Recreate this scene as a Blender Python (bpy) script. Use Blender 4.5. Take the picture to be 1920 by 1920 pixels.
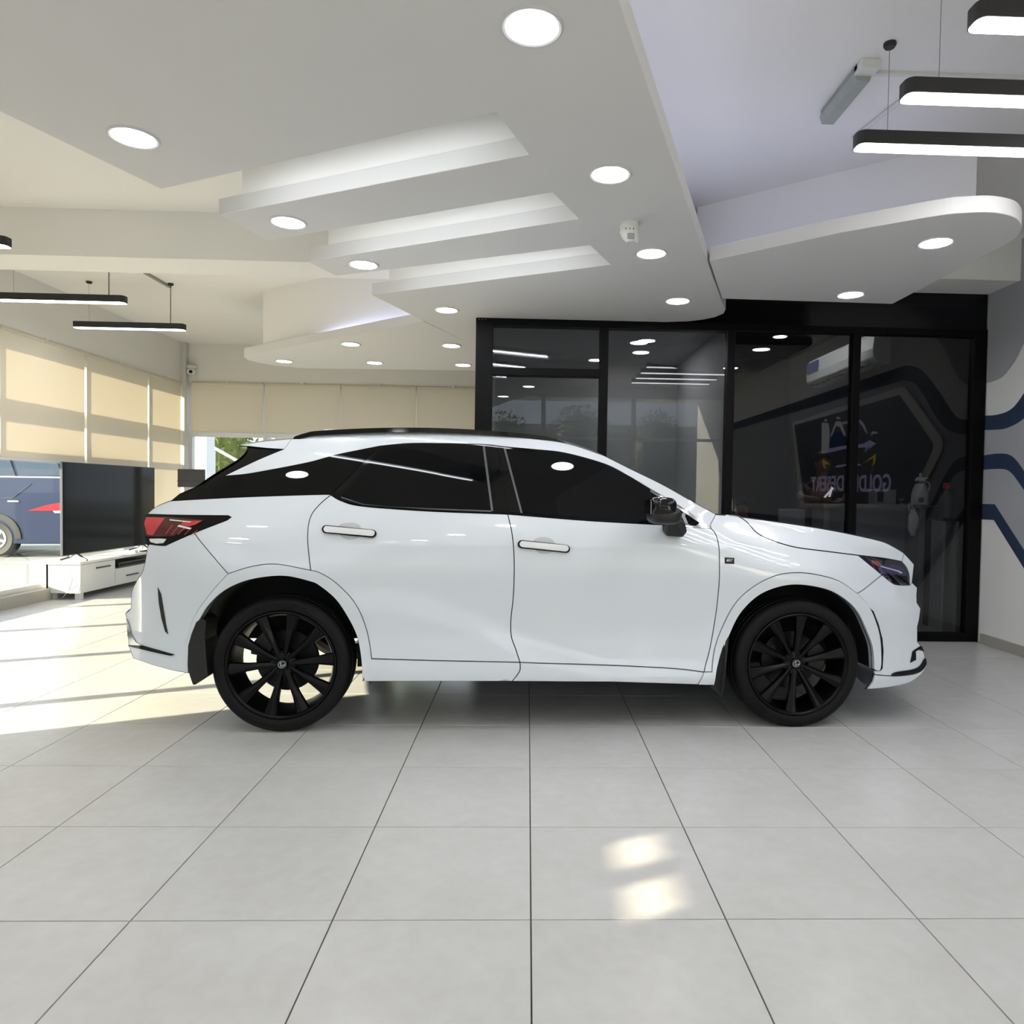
import bpy, bmesh, math, random
from mathutils import Vector, Matrix
from mathutils.geometry import delaunay_2d_cdt
random.seed(7)
for o in list(bpy.data.objects): bpy.data.objects.remove(o)
SC = bpy.context.scene
COL = SC.collection
PI = math.pi

SKY_STRENGTH = 1.8
SUN_STRENGTH = 19
EXPOSURE = 0.2
LED_STRENGTH = 54
PEND_STRENGTH = 12
COVE_STRENGTH = 34
COVEB_STRENGTH = 11
SIGN_STRENGTH = 1.0
# ------------------------------------------------------------------ camera, sky, sun, exposure
cam_d = bpy.data.cameras.new('camera'); cam = bpy.data.objects.new('camera', cam_d); COL.objects.link(cam)
CR, CU, CF = Vector((0.99937, -0.03112, 0.01609)), Vector((-0.01518, 0.02838, 0.99948)), Vector((0.03156, 0.99911, -0.02789))
cam.matrix_world = Matrix(((CR.x, CU.x, -CF.x, 0), (CR.y, CU.y, -CF.y, 0), (CR.z, CU.z, -CF.z, 1.3038), (0, 0, 0, 1)))
cam_d.sensor_width = 36; cam_d.lens = 36*1334.66/1920; cam_d.shift_x = -71.42/1920; cam_d.clip_start = .05; cam_d.clip_end = 400
SC.camera = cam
w = bpy.data.worlds.new('world'); SC.world = w; w.use_nodes = True
w.node_tree.nodes['Background'].inputs[0].default_value = (.86, .91, 1, 1)
w.node_tree.nodes['Background'].inputs[1].default_value = SKY_STRENGTH
sd = bpy.data.lights.new('sun', 'SUN'); sd.energy = SUN_STRENGTH; sd.color = (1, .86, .62); sd.angle = .009
sun = bpy.data.objects.new('sun', sd); COL.objects.link(sun)
SUN_DIR = Vector((.91*math.cos(.288), .41*math.cos(.288), -math.sin(.288)))
sun.rotation_euler = (-SUN_DIR).to_track_quat('Z', 'Y').to_euler(); sun.location = (-30, -12, 12)
SC.view_settings.view_transform = 'Standard'; SC.view_settings.look = 'None'
SC.view_settings.gamma = 1; SC.view_settings.use_curve_mapping = False
SC.view_settings.exposure = EXPOSURE
SC.cycles.use_denoising = True
SC.cycles.max_bounces = 10; SC.cycles.diffuse_bounces = 5; SC.cycles.transparent_max_bounces = 12
SC.cycles.caustics_reflective = False; SC.cycles.caustics_refractive = False

# ------------------------------------------------------------------ materials
def lin(c):
    c /= 255
    return c/12.92 if c <= .04045 else ((c+.055)/1.055)**2.4
def rgb(r, g, b): return (lin(r), lin(g), lin(b), 1)
MATS = {}
def mat(name, col, rough=.5, metal=0, coat=0, noise=0, nscale=8, bump=0, spec=.5):
    if name in MATS: return MATS[name]
    m = bpy.data.materials.new(name); m.use_nodes = True; MATS[name] = m
    nt = m.node_tree; b = nt.nodes['Principled BSDF']
    b.inputs['Base Color'].default_value = col; b.inputs['Roughness'].default_value = rough
    b.inputs['Metallic'].default_value = metal; b.inputs['Coat Weight'].default_value = coat
    b.inputs['Coat Roughness'].default_value = .02; b.inputs['Specular IOR Level'].default_value = spec
    if noise or bump:
        tc = nt.nodes.new('ShaderNodeTexCoord'); n = nt.nodes.new('ShaderNodeTexNoise')
        n.inputs['Scale'].default_value = nscale; n.inputs['Detail'].default_value = 5
        nt.links.new(tc.outputs['Object'], n.inputs['Vector'])
        if noise:
            mx = nt.nodes.new('ShaderNodeMix'); mx.data_type = 'RGBA'
            mx.inputs[6].default_value = tuple(c*(1-noise) for c in col[:3])+(1,)
            mx.inputs[7].default_value = tuple(min(1, c*(1+noise)) for c in col[:3])+(1,)
            nt.links.new(n.outputs['Fac'], mx.inputs[0]); nt.links.new(mx.outputs[2], b.inputs['Base Color'])
        if bump:
            bp = nt.nodes.new('ShaderNodeBump'); bp.inputs['Strength'].default_value = bump; bp.inputs['Distance'].default_value = .01
            nt.links.new(n.outputs['Fac'], bp.inputs['Height']); nt.links.new(bp.outputs[0], b.inputs['Normal'])
    return m
def emit(name, col, s):
    m = bpy.data.materials.new(name); m.use_nodes = True; MATS[name] = m
    nt = m.node_tree; nt.nodes.clear()
    o = nt.nodes.new('ShaderNodeOutputMaterial'); e = nt.nodes.new('ShaderNodeEmission')
    e.inputs[0].default_value = col; e.inputs[1].default_value = s; nt.links.new(e.outputs[0], o.inputs[0]); return m
def glass(name, tint, ior=1.5, refl=(1, 1, 1, 1), rough=0.0):
    m = bpy.data.materials.new(name); m.use_nodes = True; MATS[name] = m
    nt = m.node_tree; nt.nodes.clear()
    o = nt.nodes.new('ShaderNodeOutputMaterial'); t = nt.nodes.new('ShaderNodeBsdfTransparent'); g = nt.nodes.new('ShaderNodeBsdfGlossy')
    mx = nt.nodes.new('ShaderNodeMixShader'); f = nt.nodes.new('ShaderNodeFresnel')
    ge = nt.nodes.new('ShaderNodeNewGeometry'); mr = nt.nodes.new('ShaderNodeMapRange'); mr.inputs[3].default_value = ior; mr.inputs[4].default_value = 1/ior
    nt.links.new(ge.outputs['Backfacing'], mr.inputs[0]); nt.links.new(mr.outputs[0], f.inputs[0])   # the same Fresnel curve on both faces of a thin pane
    t.inputs[0].default_value = tint; g.inputs[0].default_value = refl; g.inputs['Roughness'].default_value = rough; f.inputs[0].default_value = ior
    nt.links.new(f.outputs[0], mx.inputs[0]); nt.links.new(t.outputs[0], mx.inputs[1]); nt.links.new(g.outputs[0], mx.inputs[2]); nt.links.new(mx.outputs[0], o.inputs[0])
    return m
def cloth(name, col, trans):
    m = bpy.data.materials.new(name); m.use_nodes = True; MATS[name] = m
    nt = m.node_tree; nt.nodes.clear()
    o = nt.nodes.new('ShaderNodeOutputMaterial'); d = nt.nodes.new('ShaderNodeBsdfDiffuse'); t = nt.nodes.new('ShaderNodeBsdfTranslucent'); mx = nt.nodes.new('ShaderNodeMixShader')
    tc = nt.nodes.new('ShaderNodeTexCoord'); wv = nt.nodes.new('ShaderNodeTexNoise'); wv.inputs['Scale'].default_value = 220
    bp = nt.nodes.new('ShaderNodeBump'); bp.inputs['Strength'].default_value = .15; bp.inputs['Distance'].default_value = .002
    nt.links.new(tc.outputs['Object'], wv.inputs['Vector']); nt.links.new(wv.outputs['Fac'], bp.inputs['Height']); nt.links.new(bp.outputs[0], d.inputs['Normal'])
    d.inputs[0].default_value = col; t.inputs[0].default_value = col; mx.inputs[0].default_value = trans
    nt.links.new(d.outputs[0], mx.inputs[1]); nt.links.new(t.outputs[0], mx.inputs[2]); nt.links.new(mx.outputs[0], o.inputs[0]); return m
def tile_material():
    m = bpy.data.materials.new('porcelain_tile'); m.use_nodes = True; MATS['tile'] = m
    nt = m.node_tree; b = nt.nodes['Principled BSDF']; N = nt.nodes.new; L = nt.links.new
    tc = N('ShaderNodeTexCoord'); oi = N('ShaderNodeObjectInfo'); ad = N('ShaderNodeVectorMath'); ad.operation = 'MULTIPLY_ADD'
    ad.inputs[1].default_value = (1, 1, 1); sc = N('ShaderNodeMath'); sc.operation = 'MULTIPLY'; sc.inputs[1].default_value = 91
    L(oi.outputs['Random'], sc.inputs[0]); L(tc.outputs['Object'], ad.inputs[0]); L(sc.outputs[0], ad.inputs[2])
    n1 = N('ShaderNodeTexNoise'); n1.inputs['Scale'].default_value = 3.2; n1.inputs['Detail'].default_value = 4; n1.inputs['Roughness'].default_value = .55
    n2 = N('ShaderNodeTexNoise'); n2.inputs['Scale'].default_value = 17; n2.inputs['Detail'].default_value = 5; n2.inputs['Roughness'].default_value = .6
    L(ad.outputs[0], n1.inputs['Vector']); L(ad.outputs[0], n2.inputs['Vector'])
    m1 = N('ShaderNodeMix'); m1.data_type = 'RGBA'; m1.clamp_factor = True; m1.inputs[6].default_value = (.540, .538, .530, 1); m1.inputs[7].default_value = (.640, .650, .660, 1)
    m2 = N('ShaderNodeMix'); m2.data_type = 'RGBA'; m2.inputs[6].default_value = (.90, .885, .86, 1); m2.inputs[7].default_value = (1.06, 1.06, 1.06, 1)
    L(n1.outputs['Fac'], m1.inputs[0]); L(n2.outputs['Fac'], m2.inputs[0])
    mx = N('ShaderNodeMix'); mx.data_type = 'RGBA'; mx.blend_type = 'MULTIPLY'; mx.inputs[0].default_value = 1
    L(m1.outputs[2], mx.inputs[6]); L(m2.outputs[2], mx.inputs[7]); L(mx.outputs[2], b.inputs['Base Color'])
    b.inputs['Roughness'].default_value = .27; b.inputs['Specular IOR Level'].default_value = .45
    return m
PAINT_WALL = mat('wall_paint', rgb(228, 226, 222), .75, noise=.012, nscale=3, bump=.02)
PAINT_CEIL = mat('ceiling_paint', rgb(238, 236, 233), .8, noise=.01, nscale=4)
PAINT_SOF = mat('soffit_paint', rgb(218, 216, 215), .8, noise=.01, nscale=4)
GREY_PAINT = mat('grey_mural_paint', rgb(172, 174, 181), .7, noise=.01, nscale=5)
NAVY_PAINT = mat('navy_mural_paint', rgb(44, 58, 86), .6, noise=.03, nscale=5)
WHITE_PL = mat('white_plastic', rgb(222, 222, 218), .4, noise=.01)
WHITE_MET = mat('white_aluminium', rgb(222, 222, 222), .35, noise=.01)
BLACK_FR = mat('black_aluminium', rgb(7, 7, 9), .45, noise=.05, spec=.12)
BLACK_GL = mat('black_fascia', rgb(8, 9, 13), .14, noise=.05, spec=.35)
GROUT = mat('grout', rgb(72, 70, 66), .9, noise=.1)
STONE = mat('skirting_tile', rgb(168, 164, 154), .4, noise=.05, nscale=12)
TILE = tile_material()
LED = emit('downlight_glow', (1, .985, .98, 1), LED_STRENGTH)
PEND = emit('pendant_glow', (.97, .985, 1, 1), PEND_STRENGTH)
COVE_W = emit('cove_glow_white', (.88, .94, 1, 1), COVE_STRENGTH)
COVE_B = emit('cove_glow_blue', (.62, .68, 1, 1), COVEB_STRENGTH)
WIN = glass('window_glass', (.93, .96, .96, 1))
TINT = glass('tinted_glass', (.62, .63, .65, 1), 1.46)
BLIND = cloth('blind_fabric', (.86, .81, .71, 1), .25)

# ------------------------------------------------------------------ mesh helpers
class MB:
    def __init__(s): s.v = []; s.f = []
    def add(s, vs, fs):
        n = len(s.v); s.v += [tuple(v) for v in vs]; s.f += [tuple(i+n for i in f) for f in fs]; return s
    def box(s, x0, x1, y0, y1, z0, z1):
        return s.add([(x0,y0,z0),(x1,y0,z0),(x1,y1,z0),(x0,y1,z0),(x0,y0,z1),(x1,y0,z1),(x1,y1,z1),(x0,y1,z1)],
                     [(3,2,1,0),(4,5,6,7),(0,1,5,4),(1,2,6,5),(2,3,7,6),(3,0,4,7)])
    def prism(s, poly, a, b, ax='z'):
        n = len(poly); A = sum(poly[i][0]*poly[(i+1)%n][1]-poly[(i+1)%n][0]*poly[i][1] for i in range(n))
        if A < 0: poly = poly[::-1]
        mp = {'z': lambda p, h: (p[0], p[1], h), 'x': lambda p, h: (h, p[0], p[1]), 'y': lambda p, h: (p[0], h, p[1])}[ax]
        lo, hi = min(a, b), max(a, b)
        vs = [mp(p, lo) for p in poly]+[mp(p, hi) for p in poly]
        fs = [tuple(range(n-1, -1, -1)), tuple(range(n, 2*n))]+[(i, (i+1) % n, n+(i+1) % n, n+i) for i in range(n)]
        if ax == 'y': fs = [f[::-1] for f in fs]
        return s.add(vs, fs)
    def lathe(s, prof, n=24, c=(0, 0, 0), ax='z', closed=False):
        vs = []; m = len(prof)
        for i in range(n):
            a = 2*PI*i/n; ca, sa = math.cos(a), math.sin(a)
            for r, h in prof:
                p = {'z': (r*ca, r*sa, h), 'y': (r*ca, h, r*sa), 'x': (h, r*ca, r*sa)}[ax]
                vs.append((p[0]+c[0], p[1]+c[1], p[2]+c[2]))
        fs = []
        for i in range(n):
            j = (i+1) % n
            for k in range(m-1+(1 if closed else 0)):
                l = (k+1) % m
                fs.append((i*m+k, j*m+k, j*m+l, i*m+l))
        if not closed:
            if prof[0][0] > 1e-6: fs.append(tuple(i*m for i in range(n))[::-1])
            if prof[-1][0] > 1e-6: fs.append(tuple(i*m+m-1 for i in range(n)))
        return s.add(vs, fs)
    def tube(s, pts, r, n=8):
        pts = [Vector(p) for p in pts]; vs = []; rs = r if isinstance(r, (list, tuple)) else [r]*len(pts)
        up = Vector((0, 0, 1))
        for i, p in enumerate(pts):
            d = (pts[min(i+1, len(pts)-1)]-pts[max(i-1, 0)]).normalized()
            u = d.cross(up); u = d.cross(Vector((1, 0, 0))) if u.length < .05 else u
            u.normalize(); v = u.cross(d)
            for k in range(n):
                a = 2*PI*k/n; vs.append(p+(u*math.cos(a)+v*math.sin(a))*rs[i])
        m = len(pts)
        fs = [(i*n+k, i*n+(k+1) % n, (i+1)*n+(k+1) % n, (i+1)*n+k) for i in range(m-1) for k in range(n)]
        fs += [tuple(range(n-1, -1, -1)), tuple((m-1)*n+k for k in range(n))]
        return s.add(vs, fs)
    def sphere(s, c, rx, ry, rz, nu=16, nv=10, e=1.0):
        def pw(t): return math.copysign(abs(t)**e, t)
        vs = [(c[0], c[1], c[2]-rz)]
        for j in range(1, nv):
            t = -PI/2+PI*j/nv
            for i in range(nu):
                a = 2*PI*i/nu; vs.append((c[0]+rx*pw(math.cos(t))*pw(math.cos(a)), c[1]+ry*pw(math.cos(t))*pw(math.sin(a)), c[2]+rz*pw(math.sin(t))))
        vs.append((c[0], c[1], c[2]+rz)); q = len(vs)-1; fs = []
        for i in range(nu):
            k = (i+1) % nu
            fs.append((0, 1+k, 1+i)); fs.append((q, 1+(nv-2)*nu+i, 1+(nv-2)*nu+k))
            for j in range(nv-2): fs.append((1+j*nu+i, 1+j*nu+k, 1+(j+1)*nu+k, 1+(j+1)*nu+i))
        return s.add(vs, fs)
def wloc(p):
    v = Vector((0, 0, 0))
    while p: v += p.location; p = p.parent
    return v
def obj(name, mb, m, parent=None, smooth=False, bev=0, local=False, kind=None, label=None):
    org = Vector((0, 0, 0)) if local or parent is None else wloc(parent)
    me = bpy.data.meshes.new(name); me.from_pydata([tuple(Vector(v)-org) for v in mb.v], [], mb.f)
    me.materials.append(m); me.update()
    bm = bmesh.new(); bm.from_mesh(me); bmesh.ops.recalc_face_normals(bm, faces=bm.faces); bm.to_mesh(me); bm.free()
    o = bpy.data.objects.new(name, me); COL.objects.link(o)
    if parent is not None: o.parent = parent
    if smooth:
        for p in me.polygons: p.use_smooth = True
        md = o.modifiers.new('edges', 'EDGE_SPLIT'); md.split_angle = .7
    if bev:
        b = o.modifiers.new('bevel', 'BEVEL'); b.width = bev; b.segments = 2; b.limit_method = 'ANGLE'; b.angle_limit = .6
    if kind: o['kind'] = kind
    if label: o['label'] = label
    return o
def tag(o, label, cat, group=None):
    o['label'] = label; o['category'] = cat
    if group: o['group'] = group
    return o
def thing(name, label, cat, loc=(0, 0, 0), rotz=0, group=None):
    o = bpy.data.objects.new(name, None); COL.objects.link(o); o.location = loc; o.rotation_euler = (0, 0, rotz)
    o.empty_display_size = .1
    return tag(o, label, cat, group)
def dup(root, loc, label=None, group=None):
    r = root.copy(); COL.objects.link(r); r.location = loc
    if label: r['label'] = label
    if group: r['group'] = group
    for ch in root.children:
        c = ch.copy(); COL.objects.link(c); c.parent = r
        for g in ch.children:
            d = g.copy(); COL.objects.link(d); d.parent = c
    return r
def copy_part(o, parent):
    c = o.copy(); COL.objects.link(c); c.parent = parent; return c
def struct(name, mb, m, **k):
    return obj(name, mb, m, kind='structure', **k)
def smooth_poly(P, n=6, closed=True):
    out = []; N = len(P)
    for i in range(N if closed else N-1):
        p0, p1, p2, p3 = (P[(i-1) % N], P[i], P[(i+1) % N], P[(i+2) % N]) if closed else (P[max(i-1, 0)], P[i], P[i+1], P[min(i+2, N-1)])
        for k in range(n):
            t = k/n
            out.append(tuple(.5*(2*b+(c-a)*t+(2*a-5*b+4*c-d)*t*t+(3*b-a-3*c+d)*t**3) for a, b, c, d in zip(p0, p1, p2, p3)))
    if not closed: out.append(tuple(P[-1]))
    return out
def text_mesh(txt, size, ext=.001, bold=0):
    cu = bpy.data.curves.new('lettering', 'FONT'); cu.body = txt; cu.size = size; cu.extrude = ext; cu.offset = bold; cu.resolution_u = 3
    t = bpy.data.objects.new('t', cu); COL.objects.link(t); dg = bpy.context.evaluated_depsgraph_get()
    me = bpy.data.meshes.new_from_object(t.evaluated_get(dg)); mb = MB()
    mb.add([v.co[:] for v in me.vertices], [tuple(p.vertices) for p in me.polygons])
    bpy.data.objects.remove(t); bpy.data.meshes.remove(me); bpy.data.curves.remove(cu); return mb

# ------------------------------------------------------------------ floor: every tile its own part
X0, Y0, T = .0289, 2.1355, .6
fl = struct('floor', MB().box(-5.45, 4.2, -4.6, 11.5, -.10, -.006), GROUT)
def tile_mesh(wx, wy):
    g = .0021; b = .0012; x, y = wx-g, wy-g
    v = [(g, g, -.006), (x, g, -.006), (x, y, -.006), (g, y, -.006), (g, g, -b), (x, g, -b), (x, y, -b), (g, y, -b), (g+b, g+b, 0), (x-b, g+b, 0), (x-b, y-b, 0), (g+b, y-b, 0)]
    f = [(0,1,5,4),(1,2,6,5),(2,3,7,6),(3,0,4,7),(4,5,9,8),(5,6,10,9),(6,7,11,10),(7,4,8,11),(8,9,10,11)]
    me = bpy.data.meshes.new('tile'); me.from_pydata(v, [], f); me.materials.append(TILE); return me
full, edge = tile_mesh(T, T), tile_mesh(4.12-(X0+6*T), T)
for j in range(-2, 15):
    for i in range(-9, 7):
        if j >= 8 and i >= 0: continue
        o = bpy.data.objects.new('floor_tile', edge if i == 6 else full); COL.objects.link(o); o.parent = fl
        o.location = (X0+i*T, Y0+j*T, 0)
fm = MB()
for j in range(-11, 16):
    for i in range(-9, 7):
        if -2 <= j < 15 and not (j >= 8 and i >= 0): continue
        x, y = X0+i*T, Y0+j*T; fm.box(x+.002, (4.118 if i == 6 else x+T-.002), y+.002, min(y+T-.002, 11.33), -.006, 0)
obj('tile_field', fm, TILE, fl, kind='stuff')

# ------------------------------------------------------------------ ceiling with slabs, boxes, beam
ZS, ZC = 2.83, 3.53
ce = struct('ceiling', MB().box(-5.6, 4.3, -4.7, 11.6, ZC, ZC+.12), PAINT_CEIL)
rl = lambda y: .26+.366*(y-2.24)
slab = [(rl(-2.1), -2.1), (rl(4.78), 4.78), (1.53, 5.68), (1.605, 5.86), (1.625, 5.99), (1.585, 6.12), (1.50, 6.22), (1.39, 6.29), (1.2, 6.335), (-.46, 6.335), (-.46, 7.9), (-.58, 7.55), (-.97, 6.50), (-1.25, 5.68),
        (.53, 4.79), (.36, 4.43), (-1.40, 5.20), (-1.51, 4.89), (.26, 4.01), (.10, 3.67), (-1.63, 4.50), (-1.76, 4.10), (-.02, 3.27), (-.15, 2.92), (-1.91, 3.77), (-2.19, 3.04), (-4.05, -2.1)]
obj('soffit', MB().prism(slab, ZS, ZS+.09), PAINT_SOF, ce, bev=.004)
def up(n, poly): return obj(n, MB().prism(poly, ZS+.088, ZC+.01), PAINT_CEIL, ce)
up('soffit_riser', [(rl(y)-d, y) for y, d in ((-2.1, .35), (5.3, .35), (5.3, .62), (-2.1, .62))])
up('soffit_riser', [(-1.60, 4.025), (-.02, 3.272), (.04, 3.45), (-1.52, 4.20)])
up('soffit_riser', [(-1.35, 4.813), (.26, 4.012), (.32, 4.2), (-1.27, 5.0)])
up('soffit_riser', [(-1.10, 5.607), (.53, 4.792), (.60, 5.0), (-1.0, 5.80)])
up('soffit_riser', [(-2.0, 3.1), (-1.80, 3.60), (-.35, 2.90), (-.5, 2.5)])
rear = [(-.97, 6.53), (-3.22, 8.34), (-3.31, 8.42), (-3.37, 8.55), (-3.38, 8.70), (-3.33, 8.86), (-3.2, 9.05), (-3.1, 9.14), (-2.95, 9.20), (-2.7, 9.22), (-1.72, 9.16), (-.46, 9.1), (-.46, 7.9), (-.58, 7.55)]
obj('rear_soffit', MB().prism(rear, ZS+.002, ZS+.088), PAINT_SOF, ce)
up('rear_soffit_riser', [(-.6, 6.62), (-3.02, 8.20), (-2.9, 8.9), (-.5, 8.8)])
rs = [(1.162, 4.66)]+smooth_poly([(1.78, 4.11), (2.18, 3.83), (2.32, 3.775), (2.45, 3.76), (2.6, 3.81), (2.72, 3.92), (2.80, 4.05), (2.835, 4.2), (2.84, 4.64)], 6, False)+[(2.845, 4.9), (2.85, 5.57), (1.487, 5.54)]
obj('round_soffit', MB().prism(rs, ZS, ZS+.09), PAINT_SOF, ce, bev=.004)
up('round_soffit_riser', [(1.28, 5.545), (2.74, 4.37), (2.80, 5.56), (1.5, 5.65)])
obj('beam', MB().box(-5.4, 4.13, 5.93, 6.35, 3.15, ZC+.01), PAINT_CEIL, ce)
# cove strips (LED tape) lying on the slabs
def strip(pts, z0, z1, wd, m):
    mb = MB()
    for (a, b) in zip(pts[:-1], pts[1:]):
        d = Vector((b[0]-a[0], b[1]-a[1])).normalized(); n = Vector((-d.y, d.x))*wd/2
        mb.prism([(a[0]-n.x, a[1]-n.y), (b[0]-n.x, b[1]-n.y), (b[0]+n.x, b[1]+n.y), (a[0]+n.x, a[1]+n.y)], z0, z1)
    return obj('led_strip', mb, m, ce)
strip([(rl(y)-.16, y) for y in (-2, 1, 5.2)], ZS+.092, ZS+.102, .012, COVE_B)
strip([(1.42, 4.62), (1.85, 4.24), (2.3, 3.92)], ZS+.092, ZS+.102, .012, COVE_B)
strip([(-1.12, 6.0), (-.85, 6.75)], ZS+.092, ZS+.102, .012, COVE_B)
strip([(-2.5, 7.90), (-1.0, 6.70)], ZS+.092, ZS+.102, .012, COVE_B)
for a, b in (((-1.60, 3.631), (-.32, 3.013)), ((-1.35, 4.376), (-.06, 3.757)), ((-1.12, 5.088), (.20, 4.510))):
    strip([a, b], ZS+.022, ZS+.034, .014, COVE_W)
    strip([a, b], ZS+.041, ZS+.046, .062, PAINT_SOF).name = 'led_cutoff'  # hidden ledge, added to cut the strip's light off above

# ------------------------------------------------------------------ left wall, windows and plinth
wl = struct('wall_left', MB().box(-5.62, -5.40, 2.40, 11.5, 2.92, ZC), PAINT_WALL)
obj('wall_panel', MB().box(-5.62, -5.40, -4.6, -.56, 0, ZC).box(-5.62, -5.40, .02, 2.40, 0, ZC).box(-5.62, -5.40, -.56, .02, 0, 1.875).box(-5.62, -5.40, -.56, .02, 1.985, ZC), PAINT_WALL, wl)  # the unseen slot is added to shape a sun patch on the floor
obj('plinth', MB().box(-5.62, -5.36, 2.4, 11.35, -.02, .13), STONE, wl, bev=.004)
obj('sun_slot_bar', MB().box(-5.60, -5.45, -.30, -.25, 1.875, 1.985), WHITE_MET, wl)  # added bar, splits the sun patch in two
wn = struct('window_1', MB().box(-5.55, -5.47, 2.4, 11.35, 2.86, 2.93), WHITE_MET)
MY = [2.44, 3.13, 4.56, 5.99, 7.42, 8.85, 10.285, 11.30]
for y in MY: obj('mullion', MB().box(-5.56, -5.46, y-.035, y+.035, .13, 2.9), WHITE_MET, wn, bev=.004)
obj('transom', MB().box(-5.56, -5.46, 2.4, 11.35, 2.0, 2.20).box(-5.56, -5.46, 2.4, 11.35, 1.60, 1.67).box(-5.56, -5.46, 2.4, 11.35, 2.745, 2.93), WHITE_MET, wn)
obj('transom', MB().box(-5.545, -5.475, 2.4, 11.35, .13, .18), WHITE_MET, wn)
for a, b in zip(MY[:-1], MY[1:]): obj('pane', MB().box(-5.515, -5.507, a+.03, b-.03, .16, 2.88), WIN, wn)
# back windows
wb = struct('wall_far', MB().box(-5.6, -.46, 11.35, 11.55, 2.93, ZC), PAINT_WALL)
obj('plinth', MB().box(-5.6, -.46, 11.33, 11.55, -.02, .13), STONE, wb)
w2 = struct('window_2', MB().box(-5.4, -.46, 11.40, 11.48, 2.86, 2.94), WHITE_MET)
MX = [-5.32, -4.15, -2.96, -1.78, -.62]
for x in MX: obj('mullion', MB().box(x-.035, x+.035, 11.38, 11.48, .13, 2.9), WHITE_MET, w2, bev=.004)
obj('transom', MB().box(-5.4, -.46, 11.39, 11.47, 2.09, 2.15), WHITE_MET, w2)
obj('transom', MB().box(-5.4, -.46, 11.39, 11.47, .13, .18), WHITE_MET, w2)
for a, b in zip(MX[:-1], MX[1:]): obj('pane', MB().box(a+.03, b-.03, 11.43, 11.438, .16, 2.88), WIN, w2)
struct('trim_1', MB().box(-5.42, -5.32, 11.24, 11.36, 0, ZC), mat('corner_post', rgb(205, 203, 198), .6, noise=.02), bev=.004)

# blinds
def blind(kind_label, axis, a, b, z0, z1, off, group):
    if axis == 'y':
        c = ((off), (a+b)/2, z1)
        t = thing('roller_blind', kind_label, 'blind', c, 0, group)
        obj('fabric', MB().box(off-.001, off+.001, a, b, z0, z1-.02), BLIND, t)
        obj('roller', MB().lathe([(.022, a-.004), (.022, b+.004)], 14, (off-.005, 0, z1-.012), 'y'), mat('blind_roller', rgb(205, 198, 180), .6, noise=.02), t, smooth=True)
        obj('bottom_bar', MB().box(off-.008, off+.008, a, b, z0-.022, z0), WHITE_MET, t, bev=.003)
    else:
        c = ((a+b)/2, off, z1)
        t = thing('roller_blind', kind_label, 'blind', c, 0, group)
        obj('fabric', MB().box(a, b, off-.001, off+.001, z0, z1-.02), BLIND, t)
        obj('roller', MB().lathe([(.022, a-.004), (.022, b+.004)], 14, (0, off+.005, z1-.012), 'x'), mat('blind_roller', rgb(205, 198, 180), .6, noise=.02), t, smooth=True)
        obj('bottom_bar', MB().box(a, b, off-.008, off+.008, z0-.022, z0), WHITE_MET, t, bev=.003)
    obj('bracket', MB().box(c[0]-.02, c[0]+.02, c[1]-.02, c[1]+.02, z1-.004, z1+.02), WHITE_PL, t)
gl = 'roller blinds on the left windows'
for a, b, z0, lb in ((10.305, 11.22, .30, 'cream roller blind pulled down almost to the floor behind the television'), (8.875, 10.262, 1.57, 'sunlit cream roller blind above the right half of the television'),
                     (7.45, 8.828, 1.57, 'sunlit cream roller blind above the parked dark car, at the left edge of the photo'),
                     (6.03, 7.38, 1.57, 'cream roller blind left of the picture edge'), (4.60, 5.95, 1.57, 'cream roller blind left of the picture edge'),
                     (3.17, 4.52, 1.57, 'cream roller blind left of the picture edge'), (2.48, 3.09, 1.57, 'cream roller blind left of the picture edge')):
    blind(lb, 'y', a, b, z0, 2.90, -5.385, gl)
for (a, b), lb in zip(((-5.27, -4.162), (-4.14, -2.97), (-2.95, -1.79), (-1.77, -.62)), ('beige roller blind beside the corner post, over the green view', 'beige roller blind second from the corner post', 'beige roller blind third from the corner post', 'beige roller blind touching the black glass partition')):
    blind(lb, 'x', a, b, 2.165, 2.93, 11.33, 'roller blinds on the far windows')

# wall behind the viewer: a shop front of big panes
YB = -2.2
w3 = struct('wall_behind', MB().box(-5.6, 4.3, YB-.2, YB, 3.36, ZC), PAINT_WALL)
w4 = struct('window_3', MB().box(-5.5, 4.2, YB-.12, YB-.02, 3.30, 3.37), WHITE_MET)
BXS = (-5.36, -3.5, -1.6, .3, 2.2, 4.09)
for x in BXS: obj('mullion', MB().box(x-.045, x+.045, YB-.12, YB-.02, 0, 3.34), WHITE_MET, w4)
for z in (.02, 2.42): obj('transom', MB().box(-5.5, 4.2, YB-.10, YB-.04, z, z+.06), WHITE_MET, w4)
for a, b in zip(BXS[:-1], BXS[1:]): obj('pane', MB().box(a+.03, b-.03, YB-.075, YB-.067, 0, 3.34), WIN, w4)

# ------------------------------------------------------------------ right wall with its painted mural
XR = 4.13
wr = struct('wall_right', MB().box(XR, XR+.2, -4.65, 11.5, 0, ZC), mat('mural_white', rgb(240, 239, 238), .7, noise=.01, nscale=3))
struct('baseboard_right', MB().box(XR-.014, XR+.01, -4.5, 6.30, 0, .09), STONE, bev=.003)
def paint(n, poly, m, d=.003, parent=None): return obj(n, MB().prism(poly, XR-d, XR+.001, 'x'), m, parent or wr)
def arc(pts, n=5): return smooth_poly(pts, n, False)
yl = 6.348
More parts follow.
